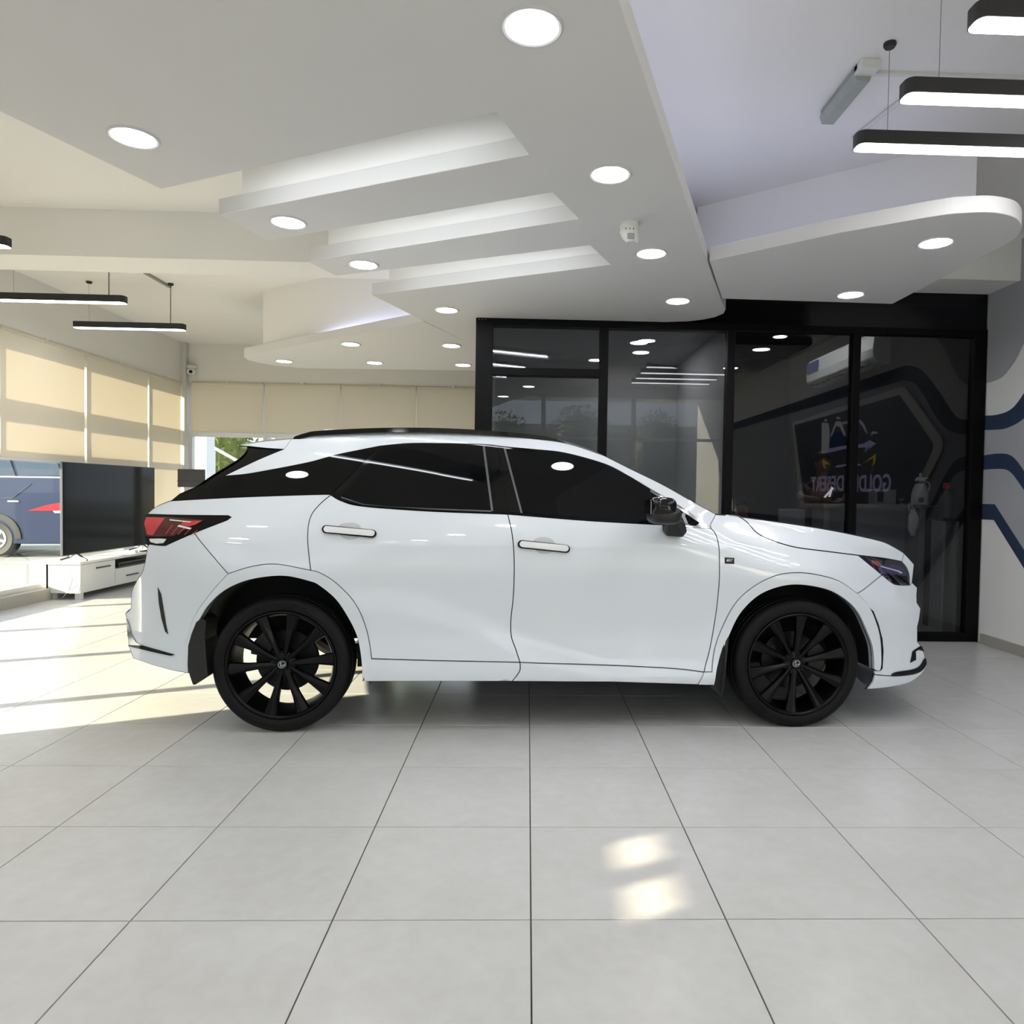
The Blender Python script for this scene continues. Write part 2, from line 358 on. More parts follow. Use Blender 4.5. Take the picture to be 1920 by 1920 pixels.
# grey field between the outer stripes, then the navy stripes on it
g_up = arc([(yl, 2.06), (6.18, 2.05), (6.02, 2.07), (5.90, 2.14), (5.70, 2.34), (5.40, 2.60), (5.22, 2.70), (5.0, 2.76)])+[(-2.25, 2.76)]
g_dn = arc([(yl, 1.12), (6.16, 1.12)])+[(5.50, .48), (5.2, .2), (-2.25, .2)]
paint('grey_field', g_up+g_dn[::-1], GREY_PAINT, .002)
paint('painted_stripe', g_up+[(-2.25, 2.62)]+arc([(4.97, 2.60), (5.18, 2.54), (5.36, 2.40), (5.66, 2.09), (5.86, 1.97), (6.05, 1.92), (6.2, 1.92), (yl, 1.93)]), NAVY_PAINT, .004)
paint('painted_stripe', arc([(yl, 1.70), (6.12, 1.705), (5.96, 1.67), (5.80, 1.53), (5.62, 1.30), (5.3, .98)])+[(-2.25, .98), (-2.25, .86)]+arc([(5.2, .84), (5.42, .98), (5.66, 1.24), (5.86, 1.44), (5.98, 1.54), (6.1, 1.57), (yl, 1.57)]), NAVY_PAINT, .004)
paint('painted_stripe', [(yl, 1.26), (6.17, 1.26), (5.5, .62), (5.2, .34), (5.2, .2), (5.36, .34), (6.17, 1.12), (yl, 1.12)], NAVY_PAINT, .005)
paint('grey_arch', arc([(yl, 2.355), (6.24, 2.355), (6.11, 2.38), (5.97, 2.48), (5.87, 2.60), (5.72, 2.80), (5.5, 3.0)])+[(5.3, 3.2), (5.0, 3.35), (5.0, 3.5), (yl, 3.5)], GREY_PAINT, .006)
pn = tag(obj('wall_sign', MB().prism([(1.70, 2.45), (4.95, 2.53), (5.04, 2.50), (5.76, 1.92), (5.79, 1.83), (5.74, 1.74), (5.36, 1.32), (5.2, 1.16), (2.11, 1.13)], XR-.022, XR-.004, 'x'), mat('sign_border', rgb(228, 226, 220), .5, noise=.01)),
         'dark blue wall sign with car logo, seen mirrored in the glass partition', 'sign')
SIGN_BG = mat('sign_navy', rgb(20, 24, 52), .35, noise=.25, nscale=1.5)
obj('sign_face', MB().prism([(1.81, 2.40), (4.93, 2.445), (5.62, 1.86), (5.60, 1.79), (5.18, 1.24), (2.29, 1.20)], XR-.026, XR-.02, 'x'), SIGN_BG, pn)
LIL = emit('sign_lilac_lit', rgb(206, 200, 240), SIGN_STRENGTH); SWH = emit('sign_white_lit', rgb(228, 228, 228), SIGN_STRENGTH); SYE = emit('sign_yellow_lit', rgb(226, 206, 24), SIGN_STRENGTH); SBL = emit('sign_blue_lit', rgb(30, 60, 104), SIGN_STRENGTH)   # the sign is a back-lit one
LG = {'robe': (SWH, [(2.85,2.34),(2.93,2.33),(3.07,2.31),(3.11,2.24),(3.12,2.15),(3.11,1.97),(3.13,1.91),(2.87,1.91),(2.87,2.15)]),
 'head': (SWH, [(2.94,2.38),(3.02,2.37),(3.03,2.34),(2.93,2.35)]), 'cape': (SWH, [(3.31,2.31),(3.46,2.3),(3.62,2.1),(3.57,2.1),(3.44,2.23),(3.32,2.25),(3.22,2.15),(3.15,2.11),(3.24,2.24)]),
 'head.001': (SWH, [(3.32,2.36),(3.37,2.37),(3.44,2.35),(3.43,2.33),(3.33,2.34)]), 'gown': (SBL, [(3.25,2.17),(3.51,2.15),(3.62,2.02),(3.62,1.975),(3.15,1.985)]),
 'swoosh': (LIL, [(2.87,1.905),(3.13,1.96),(3.62,1.97),(3.9,1.96),(4.14,1.96),(4.27,1.99),(4.44,1.94),(4.33,1.91),(4.26,1.88),(4.27,1.93),(4.17,1.85),(4.19,1.91),(3.9,1.92),(3.62,1.925),(3.13,1.905)]),
 'roof_line': (LIL, [(3.49,2.28),(3.89,2.29),(4.0,2.27),(4.12,2.2),(4.22,2.07),(4.17,2.09),(4.07,2.18),(3.98,2.24),(3.89,2.25),(3.5,2.25)]),
 'mirror_mark': (LIL, [(4.3,2.03),(4.32,2.08),(4.36,2.09),(4.44,2.08),(4.47,2.05),(4.37,2.06),(4.33,2.05)]),
 'headlight_mark': (SYE, [(4.13,1.72),(4.44,1.82),(4.43,1.74),(4.39,1.69),(4.3,1.68),(4.37,1.7),(4.39,1.76),(4.36,1.77)]),
 'headlight_mark.001': (SYE, [(2.92,1.83),(3.06,1.78),(3.2,1.73),(3.06,1.75),(3.0,1.75),(3.0,1.72),(3.06,1.68),(2.98,1.7),(2.93,1.75)]),
 'bumper_mark': (LIL, [(3.31,1.7),(3.39,1.72),(3.63,1.725),(3.9,1.73),(4.02,1.72),(4.08,1.69),(3.9,1.7),(3.63,1.705),(3.48,1.69)])}
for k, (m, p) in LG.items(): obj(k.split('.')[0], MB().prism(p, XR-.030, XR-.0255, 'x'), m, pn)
def sign_text(txt, y_start, width, z, size):
    mb = text_mesh(txt, size, .0015, .006); xs = [v[0] for v in mb.v]; s = width/(max(xs)-min(xs)); x0 = min(xs)
    mb.v = [(XR-.0285-v[2], y_start-(v[0]-x0)*s, z+v[1]) for v in mb.v]
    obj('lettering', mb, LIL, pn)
sign_text('GOLDEN', 4.81, 1.14, 1.375, .285); sign_text('DESERT', 3.60, 1.08, 1.385, .285)
# ------------------------------------------------------------------ dark glass partition
YP = 6.35
wp = struct('wall_partition', MB().box(-.48, XR-.01, YP, YP+.09, 2.83, 3.17), BLACK_GL)
def bar(n, x0, x1, z0, z1, d=.0): return obj(n, MB().box(x0, x1, YP-.02-d, YP+.08, z0, z1), BLACK_FR, wp, bev=.004)
bar('post', -.48, -.33, 0, 2.83); bar('post', .62, .695, 0, 2.77, .002); bar('post', 1.76, 1.83, 0, 2.77, .002); bar('post', 2.895, 2.965, 0, 2.77, .002); bar('post', 4.0, XR-.01, 0, 2.83)
bar('rail', -.33, 4.0, 2.765, 2.829); bar('rail', -.33, 4.0, 0, .075); bar('rail', -.33, .62, 2.33, 2.40)
for a, b, c, d in ((-.33, .62, 2.40, 2.765), (-.33, .62, .075, 2.33), (.695, 1.76, .075, 2.765), (1.83, 2.895, .075, 2.765), (2.965, 4.0, .075, 2.765)):
    obj('pane', MB().box(a-.01, b+.01, YP+.018, YP+.026, c-.01, d+.01), TINT, wp)
for i in range(3): obj('screw', MB().lathe([(.006, YP-.026), (.006, YP-.018)], 10, (-.452+i*.028, 0, 2.815), 'y'), mat('screw_grey', rgb(110, 104, 98), .4, .6), wp)
# the office behind it
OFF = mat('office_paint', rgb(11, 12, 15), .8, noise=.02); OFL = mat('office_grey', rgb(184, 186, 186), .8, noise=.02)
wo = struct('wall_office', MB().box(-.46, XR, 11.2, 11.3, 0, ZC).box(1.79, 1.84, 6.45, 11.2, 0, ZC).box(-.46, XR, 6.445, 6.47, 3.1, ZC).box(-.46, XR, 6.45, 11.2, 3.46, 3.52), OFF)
obj('side_wall', MB().box(-.48, -.42, 6.44, 11.5, 0, ZC), OFF, wo)
obj('pane_fill_lining', MB().box(-.42, 1.79, 8.6, 8.62, 0, 2.86).box(-.42, -.41, 6.45, 8.6, 0, 2.86).box(1.78, 1.79, 6.45, 8.6, 0, 2.86).box(-.42, 1.79, 6.45, 8.6, 2.86, 2.87), OFL, wo)  # pale lined room, added to brighten the left panes
obj('office_side', MB().box(XR-.02, XR+.01, 6.45, 11.2, 0, 3.47), OFF, bpy.data.objects['wall_office'])

# ------------------------------------------------------------------ lamps
RING = mat('downlight_ring', rgb(205, 205, 208), .35, noise=.01)
def make_downlight(x, y, label, z=ZS, group='round ceiling downlights'):
    t = thing('downlight', label, 'downlight', (x, y, z), 0, group)
    obj('trim_ring', MB().lathe([(.086, .001), (.088, -.006), (.097, -.008), (.104, -.004), (.106, .0005)], 32), RING, t, local=True, smooth=True)
    obj('diffuser', MB().lathe([(0, -.0045), (.086, -.0045), (.086, .0005)], 32), LED, t, local=True)
    return t
DL = [(-.01, 2.38, 'largest round downlight, at the top of the photo, nearest the viewer'), (-1.75, 3.22, 'round downlight alone on the pointed soffit finger in the upper left'),
 (-1.40, 4.18, 'round downlight on the soffit finger between the first and second glowing slots'), (-1.14, 4.92, 'round downlight on the soffit finger between the second and third glowing slots'),
 (-.71, 6.09, 'round downlight just left of the top corner of the black partition'), (.37, 3.44, 'round downlight right of the glowing slots, before the smoke detector'),
 (.76, 4.54, 'round downlight just beyond the smoke detector'), (1.16, 5.63, 'round downlight above the dark partition at the far right end of the long soffit'),
 (-1.89, 7.61, 'left one of the nearer pair of downlights on the far rounded soffit'), (-2.96, 8.72, 'leftmost downlight on the far rounded soffit'), (-1.87, 8.69, 'middle downlight of the farthest row on the far soffit'),
 (-.83, 7.57, 'nearer of the two downlights beside the black partition edge'), (-.81, 8.71, 'farther of the two downlights beside the black partition edge'),
 (2.41, 5.34, 'farther downlight on the rounded soffit at the right, above the black fascia'), (2.41, 4.22, 'nearer downlight on the rounded soffit at the right, below the pendant bars')]
d0 = None
for x, y, lb in DL:
    if d0 is None: d0 = make_downlight(x, y, lb)
    else: dup(d0, (x, y, ZS), lb)
for x, y in ((3.33, 2.6), (3.28, 2.0), (3.16, .45), (3.16, -1.1)): dup(d0, (x, y, ZC), 'round downlight overhead, out of direct view, lighting the right wall')  # the last, unseen, is added to brighten the right wall; others match mirrored discs
for x, y in ((-.42, 1.25), (-.82, .1), (-1.22, -1.0), (-2.15, 2.1), (-2.55, .95), (-2.95, -.2)):
    dup(d0, (x, y, ZS), 'round downlight overhead, out of direct view, lighting the right wall')

BAR = mat('pendant_black', rgb(38, 37, 38), .45, noise=.05)
CORD = mat('cord_black', rgb(30, 30, 30), .6, noise=.05); STEEL = mat('steel_wire', rgb(140, 140, 140), .3, .8, noise=.03)
def stadium(L, wd, n=6, r=.035):
    P = []
    for cx, cy, a0 in ((L/2-r, wd/2-r, 0), (-L/2+r, wd/2-r, 90), (-L/2+r, -wd/2+r, 180), (L/2-r, -wd/2+r, 270)):
        for k in range(n): a = math.radians(a0+90*k/(n-1)); P.append((cx+r*math.cos(a), cy+r*math.sin(a)))
    return P
def make_pendant(x0, x1, y, zb, label, group):
    L = x1-x0; t = thing('pendant_light', label, 'pendant light', ((x0+x1)/2, y, zb), 0, group); zt = ZC-zb
    obj('housing', MB().prism(stadium(L, .10), .002, .066), BAR, t, local=True)
    obj('diffuser', MB().prism(stadium(L-.008, .092, r=.032), .0005, .0026), PEND, t, local=True)
    for s in (-1, 1):
        xx = s*(L/2-.16)
        obj('wire' if s < 0 else 'power_cord', MB().tube([(xx, 0, .064), (xx, 0, zt-.02)], .0015 if s < 0 else .004, 6), STEEL if s < 0 else CORD, t, local=True)
        obj('ceiling_rose', MB().lathe([(.0, -.022), (.024, -.022), (.03, -.012), (.03, .0)], 20, (xx, 0, zt)), CORD, t, local=True, smooth=True)
    return t
p0 = make_pendant(1.58, 2.80, 3.50, 3.02, 'black linear pendant bar at the upper right, lowest and farthest of three', 'black pendant bars on the right')
dup(p0, (2.19, 3.06, 3.02), 'black linear pendant bar at the upper right, middle of three')
dup(p0, (2.19, 2.58, 3.02), 'black linear pendant bar in the top right corner, nearest the viewer')
for y in (2.12, 1.68): dup(p0, (2.19, y, 3.02), 'black pendant bar overhead, seen only mirrored in the partition glass')
p1 = make_pendant(-5.0, -3.80, 8.02, 3.02, 'black pendant bar hung lowest at the left, in front of the corner post', 'black pendant bars on the left')
dup(p1, (-4.42, 6.90, 3.02), 'black pendant bar at the left edge, middle of the left three')
dup(p1, (-4.39, 5.34, 3.02), 'black pendant bar of which only the tip shows at the left edge')
tag(obj('wiring_track', MB().box(-4.035, -4.0, 7.6, 8.12, ZC-.022, ZC), mat('conduit_grey', rgb(150, 146, 138), .6, noise=.03)), 'short grey wiring track on the ceiling above the left pendant bars', 'conduit')
bt = thing('batten_light', 'unlit grey batten light with clear cover on the right-hand ceiling', 'ceiling light', (1.68, 3.85, ZC))
obj('end_box', MB().box(1.655, 1.755, 3.62, 3.70, ZC-.05, ZC), WHITE_PL, bt, bev=.004)
obj('base', MB().box(1.655, 1.745, 3.66, 4.12, ZC-.035, ZC), mat('batten_grey', rgb(150, 152, 148), .5, noise=.05), bt, bev=.004)
obj('cover', MB().prism([(1.65, ZC-.03), (1.665, ZC-.075), (1.735, ZC-.075), (1.75, ZC-.03)], 3.69, 4.13, 'y'), mat('clear_cover', rgb(160, 166, 160), .12, noise=.1, nscale=20), bt, bev=.003)
tag(obj('conduit', MB().box(1.75, 3.9, 3.72, 3.745, ZC-.016, ZC), WHITE_PL), 'thin white conduit running right from the batten light', 'conduit')
tag(obj('ceiling_pipe', MB().tube([(2.05, 3.95, ZC-.012), (1.97, 4.40, ZC-.012)], .012, 8), WHITE_PL), 'short white pipe on the ceiling between the pendant bars', 'conduit')

# detector and camera
sm = thing('smoke_detector', 'white angled detector hanging under the soffit beside a downlight', 'detector', (.55, 4.06, ZS))
obj('base', MB().lathe([(.055, 0), (.055, -.02), (.048, -.028), (0, -.028)], 24, (.55, 4.06, ZS)), WHITE_PL, sm, smooth=True)
mb = MB().lathe([(.050, -.02), (.052, -.05), (.046, -.085), (.028, -.108), (0, -.11)], 24)
mb.v = [(x+.55+(.25*max(0, -z-.05)), y+4.06-(.15*max(0, -z-.05)), z+ZS) for x, y, z in mb.v]
obj('head', mb, WHITE_PL, sm, smooth=True)
obj('sensor_window', MB().box(.535, .575, 4.005, 4.02, ZS-.10, ZS-.07), mat('sensor_grey', rgb(150, 150, 150), .3, noise=.05), sm, bev=.003)
for i in range(3): obj('indicator', MB().sphere((.525+i*.022, 4.009, ZS-.045), .004, .003, .004, 8, 6), mat('indicator_dark', rgb(90, 88, 86), .4, noise=.05), sm)
dc = thing('security_camera', 'white dome security camera in the corner above the far blinds', 'camera', (-5.26, 11.30, 3.09))
obj('mount', MB().lathe([(.075, 3.13), (.075, 3.16), (.07, 3.17)], 24, (-5.24, 11.26, 0)), WHITE_PL, dc, smooth=True)
obj('dome', MB().sphere((-5.24, 11.25, 3.085), .065, .065, .06, 20, 12), WHITE_PL, dc, smooth=True)
obj('lens', MB().sphere((-5.22, 11.19, 3.07), .028, .018, .028, 14, 8), mat('lens_black', rgb(16, 16, 18), .1, noise=.05), dc, smooth=True)

# ------------------------------------------------------------------ television and cabinet
TVB = mat('screen_black', rgb(6, 7, 9), .08, noise=.05, spec=.10); TVF = mat('tv_bezel', rgb(120, 122, 126), .3, .7, noise=.03)
cb = thing('tv_cabinet', 'low white television cabinet with drawers behind the car', 'cabinet', (-5.22, 9.1, 0))
obj('carcass', MB().box(-5.41, -5.036, 8.17, 10.05, .075, .10).box(-5.41, -5.39, 8.17, 10.05, .10, .40).box(-5.41, -5.035, 8.17, 8.20, .10, .40).box(-5.41, -5.035, 10.02, 10.05, .10, .40).box(-5.41, -5.05, 8.84, 8.87, .10, .40).box(-5.41, -5.05, 8.87, 10.02, .25, .272), WHITE_PL, cb)
obj('top', MB().box(-5.415, -5.02, 8.15, 10.07, .40, .43), WHITE_PL, cb, bev=.004)
HND = mat('handle_dark', rgb(60, 60, 62), .4, .5, noise=.05)
d1 = obj('door', MB().box(-5.05, -5.033, 8.20, 8.85, .10, .395), WHITE_PL, cb, bev=.003); obj('handle', MB().box(-5.033, -5.02, 8.46, 8.74, .325, .34), HND, d1, bev=.002)
d2 = obj('drawer', MB().box(-5.05, -5.033, 8.86, 10.02, .10, .25), WHITE_PL, cb, bev=.003); obj('handle', MB().box(-5.033, -5.02, 9.09, 9.36, .165, .18), HND, d2, bev=.002)
for x in (-5.38, -5.09):
    for y in (8.24, 9.98): obj('leg', MB().box(x-.03, x+.03, y-.03, y+.03, 0, .08), WHITE_PL, cb)
bx = thing('media_box', 'flat black media box on the open shelf of the white cabinet', 'media box', (-5.2, 9.3, .272))
obj('case', MB().box(-5.33, -5.09, 9.02, 9.72, .272, .335), mat('box_black', rgb(24, 24, 26), .4, noise=.05), bx, bev=.006)
obj('front_strip', MB().box(-5.092, -5.086, 9.05, 9.69, .29, .32), mat('box_gloss', rgb(12, 12, 14), .1, noise=.05), bx)
tv = thing('television', 'large black flat television standing on the white cabinet', 'television', (-5.2, 9.0, .43))
obj('panel', MB().box(-5.185, -5.155, 8.06, 10.0, .50, 1.555), TVF, tv, bev=.004)
obj('screen', MB().box(-5.158, -5.149, 8.068, 9.992, .512, 1.55), TVB, tv)
obj('back_cover', MB().box(-5.225, -5.183, 8.3, 9.76, .55, 1.2), TVB, tv, bev=.01)
for y in (8.32, 9.72):
    obj('foot', MB().tube([(-5.17, y, .52), (-5.10, y, .47), (-5.03, y-.03, .4405)], .010, 8).tube([(-5.17, y, .52), (-5.24, y, .47), (-5.33, y-.03, .4405)], .010, 8), HND, tv)
rc = thing('remote_control', 'dark remote control lying on the white cabinet by the tail lamp', 'remote', (-5.08, 9.6, .43))
obj('body', MB().box(-5.10, -5.06, 9.50, 9.68, .43, .448), HND, rc, bev=.006)
for i in range(3): obj('button', MB().lathe([(.006, .448), (.006, .451)], 10, (-5.08, 9.54+i*.04, 0)), WHITE_PL, rc)
ab = thing('white_adapter', 'small white plug adapter beside the remote on the cabinet', 'adapter', (-5.08, 9.36, .43))
obj('body', MB().box(-5.11, -5.05, 9.33, 9.40, .43, .465), WHITE_PL, ab, bev=.008)
obj('plug', MB().box(-5.09, -5.07, 9.40, 9.425, .44, .455), HND, ab)
cblu = tag(obj('cable', MB().tube(smooth_poly([(-5.30, 8.13, .432), (-5.28, 8.10, .30), (-5.24, 8.13, .14), (-5.18, 8.11, .22), (-5.13, 8.13, .14), (-5.20, 8.12, .03)], 6, False), .0022, 6), mat('cable_white', rgb(200, 198, 192), .5, noise=.03)), 'thin pale cable hanging in loops at the end of the white cabinet', 'cable')
mo = thing('display_board', 'small dark grey display on a white stand by the far windows', 'display', (-5.0, 10.8, 0))
obj('screen', MB().box(-5.22, -4.82, 10.78, 10.81, 1.29, 1.56), mat('display_grey', rgb(70, 70, 72), .4, noise=.05), mo, bev=.006)
obj('lower_edge', MB().box(-5.225, -4.815, 10.775, 10.815, 1.38, 1.388), HND, mo)
obj('stand', MB().box(-5.06, -4.98, 10.80, 10.84, .03, 1.35).box(-5.2, -4.84, 10.68, 10.96, 0, .03), WHITE_MET, mo, bev=.004)

# ------------------------------------------------------------------ inside the dark office
for x, y, lb in ((1.12, 7.35, 'downlight inside the pale left office, nearer of the two'), (1.22, 7.85, 'downlight inside the pale left office, farther of the two')):
    dup(d0, (x, y, 2.86), lb, 'office downlights')
for y in (8.4, 9.0, 9.6): dup(d0, (3.38, y, 3.46), 'unseen downlight added in the dark right office to brighten the air conditioner', 'office downlights')  # hidden lamps, added to brighten the air conditioner
# split air conditioner on the office side wall
XA = XR-.022
ac = thing('air_conditioner', 'white wall air conditioner with a blue label, seen through the upper right office pane', 'air conditioner', (XA, 8.9, 2.85))
pr = [(XA, 2.84), (XA-.15, 2.84), (XA-.205, 2.90), (XA-.215, 3.0), (XA-.20, 3.15), (XA-.17, 3.20), (XA, 3.20)]
mb = MB(); mb.add([(x, 8.02, z) for x, z in pr]+[(x, 9.97, z) for x, z in pr], [tuple(range(7)), tuple(range(13, 6, -1))]+[(i, i+7, (i+1) % 7+7, (i+1) % 7) for i in range(7)])
obj('housing', mb, WHITE_PL, ac, bev=.012)
obj('louvre', MB().box(XA-.206, XA-.10, 8.15, 9.85, 2.842, 2.866), mat('louvre_grey', rgb(60, 62, 66), .5, noise=.05), ac)
for i in range(9): obj('vane', MB().box(XA-.200, XA-.12, 8.25+i*.185, 8.262+i*.185, 2.832, 2.85), WHITE_PL, ac)
obj('energy_label', MB().box(XA-.222, XA-.208, 9.55, 9.92, 3.0, 3.15), mat('label_blue', rgb(70, 96, 140), .5, noise=.1), ac)
CT = mat('counter_top', rgb(70, 70, 72), .25, noise=.1); CTB = mat('counter_grey', rgb(170, 170, 168), .5, noise=.03)
ct = thing('bar_counter', 'high counter with dark top behind the partition glass', 'counter', (3.4, 7.15, 0))
obj('top', MB().box(2.92, 4.09, 6.95, 7.40, 1.20, 1.235), CT, ct, bev=.006)
for x in (2.99, 3.97): obj('leg', MB().box(x-.03, x+.03, 7.03, 7.33, 0, 1.20), CTB, ct, bev=.004)
obj('front_panel', MB().box(3.02, 3.94, 7.30, 7.32, .25, 1.20), CTB, ct)
kt = thing('vacuum_jug', 'pale grey vacuum jug with round gauge on the counter behind glass', 'jug', (3.985, 7.12, 1.235))
KB = mat('jug_grey', rgb(226, 228, 226), .35, noise=.03)
obj('body', MB().lathe([(.0, 1.235), (.078, 1.235), (.082, 1.25), (.080, 1.34), (.066, 1.40), (.05, 1.44), (.046, 1.45)], 28, (3.985, 7.12, 0)), KB, kt, smooth=True)
obj('neck', MB().lathe([(.046, 1.449), (.048, 1.475), (.046, 1.478)], 24, (3.985, 7.12, 0)), HND, kt, smooth=True)
obj('lid', MB().lathe([(.050, 1.477), (.050, 1.492), (.034, 1.512), (.014, 1.52), (.011, 1.535), (.015, 1.545), (.008, 1.56), (0, 1.562)], 24, (3.985, 7.12, 0)), KB, kt, smooth=True)
obj('spout', MB().tube([(4.01, 7.11, 1.505), (4.05, 7.10, 1.508)], .008, 8), KB, kt)
obj('handle', MB().tube(smooth_poly([(4.025, 7.12, 1.478), (4.065, 7.12, 1.465), (4.082, 7.12, 1.43), (4.07, 7.12, 1.36)], 5, False), .008, 8), KB, kt, smooth=True)
obj('gauge', MB().lathe([(.026, 7.035), (.026, 7.048)], 20, (3.955, 0, 1.285), 'y').lathe([(.014, 7.031), (.014, 7.036)], 16, (3.955, 0, 1.285), 'y'), STEEL, kt)
cx = thing('tissue_carton', 'pale carton with dark square opening on the counter behind glass', 'carton', (3.6, 7.15, 1.235))
obj('carton', MB().box(3.50, 3.72, 7.08, 7.22, 1.235, 1.385), CTB, cx, bev=.004)
obj('window', MB().box(3.525, 3.585, 7.072, 7.081, 1.26, 1.36), HND, cx)
cu = thing('goblet', 'small steel goblet beside the carton on the counter', 'goblet', (3.76, 7.06, 1.235))
obj('bowl', MB().lathe([(.008, 1.262), (.026, 1.275), (.030, 1.30), (.026, 1.30), (.006, 1.27)], 18, (3.76, 7.06, 0)), STEEL, cu, smooth=True)
obj('foot', MB().lathe([(.03, 1.235), (.026, 1.242), (.006, 1.25), (.006, 1.264)], 18, (3.76, 7.06, 0)), STEEL, cu, smooth=True)
bo = thing('bottle', 'dark bottle with a red cap near the right end of the partition', 'bottle', (4.02, 6.72, 0))
obj('bottle', MB().lathe([(.0, 1.12), (.06, 1.12), (.062, 1.32), (.05, 1.36), (.022, 1.40), (.022, 1.42)], 20, (4.02, 6.72, 0)), mat('bottle_dark', rgb(60, 66, 66), .2, noise=.05), bo, smooth=True)
obj('cap', MB().lathe([(.034, 1.40), (.034, 1.44), (.02, 1.455), (0, 1.455)], 18, (4.02, 6.72, 0)), mat('cap_red', rgb(190, 50, 50), .4, noise=.03), bo, smooth=True)
sh = thing('side_shelf', 'narrow grey shelf under the red-capped bottle', 'shelf', (4.02, 6.72, 0))
obj('shelf_top', MB().box(3.92, 4.11, 6.60, 6.84, 1.09, 1.12), CT, sh, bev=.004); obj('side_panel', MB().box(3.94, 3.96, 6.62, 6.82, 0, 1.09).box(4.07, 4.09, 6.62, 6.82, 0, 1.09), CTB, sh)
bg = thing('carrier_bag', 'crumpled white carrier bag hanging at the counter front', 'bag', (3.78, 6.93, 1.2))
mb = MB().sphere((3.80, 6.90, 1.06), .055, .03, .13, 14, 10)
random.seed(3); mb.v = [(x+random.uniform(-.012, .012), y+random.uniform(-.008, .008), z+random.uniform(-.01, .01)) for x, y, z in mb.v]
obj('sack', mb, mat('bag_white', rgb(225, 225, 225), .5, noise=.03), bg, smooth=True)
obj('handle', MB().tube(smooth_poly([(3.78, 6.93, 1.16), (3.77, 6.935, 1.21), (3.79, 6.965, 1.247), (3.82, 6.935, 1.21), (3.82, 6.93, 1.16)], 4, False), .004, 6), bpy.data.materials['bag_white'], bg)
ch = thing('office_chair', 'pale office chair back behind the left office pane', 'chair', (2.72, 7.3, 0))
obj('backrest', MB().box(2.60, 2.88, 7.28, 7.34, .78, 1.17), CTB, ch, bev=.02); obj('seat', MB().box(2.58, 2.90, 7.34, 7.70, .46, .53), CTB, ch, bev=.02)
obj('post', MB().lathe([(.025, .06), (.025, .47)], 12, (2.71, 7.55, 0)), HND, ch); obj('base', MB().lathe([(.26, 0), (.26, .03), (.04, .07)], 5, (2.71, 7.55, 0)), HND, ch)
obj('back_bar', MB().box(2.68, 2.74, 7.34, 7.40, .50, .9), HND, ch)

def skin_body(name, P, E, R, m, parent, root=0, sub=1):
    me = bpy.data.meshes.new(name); me.from_pydata(P, E, []); o = bpy.data.objects.new(name, me); COL.objects.link(o)
    s = o.modifiers.new('s', 'SKIN'); s.use_smooth_shade = True; o.modifiers.new('u', 'SUBSURF').levels = sub
    for i, r in enumerate(R):
        v = me.skin_vertices[0].data[i]; v.radius = r if isinstance(r, tuple) else (r, r); v.use_root = (i == root)
    dg = bpy.context.evaluated_depsgraph_get(); dg.update(); m2 = bpy.data.meshes.new_from_object(o.evaluated_get(dg))
    bpy.data.objects.remove(o); m2.name = name
    mb = MB(); mb.add([v.co[:] for v in m2.vertices], [tuple(p.vertices) for p in m2.polygons]); bpy.data.meshes.remove(m2)
    return obj(name, mb, m, parent, smooth=True)
SKIN_M = mat('skin', rgb(150, 104, 78), .55, noise=.05, nscale=20); HAIR = mat('hair_dark', rgb(30, 26, 24), .7, noise=.2, nscale=60); TSH = mat('tshirt_dark', rgb(36, 38, 52), .85, noise=.08, nscale=30); TROU = mat('trousers', rgb(40, 42, 48), .85, noise=.08, nscale=30)
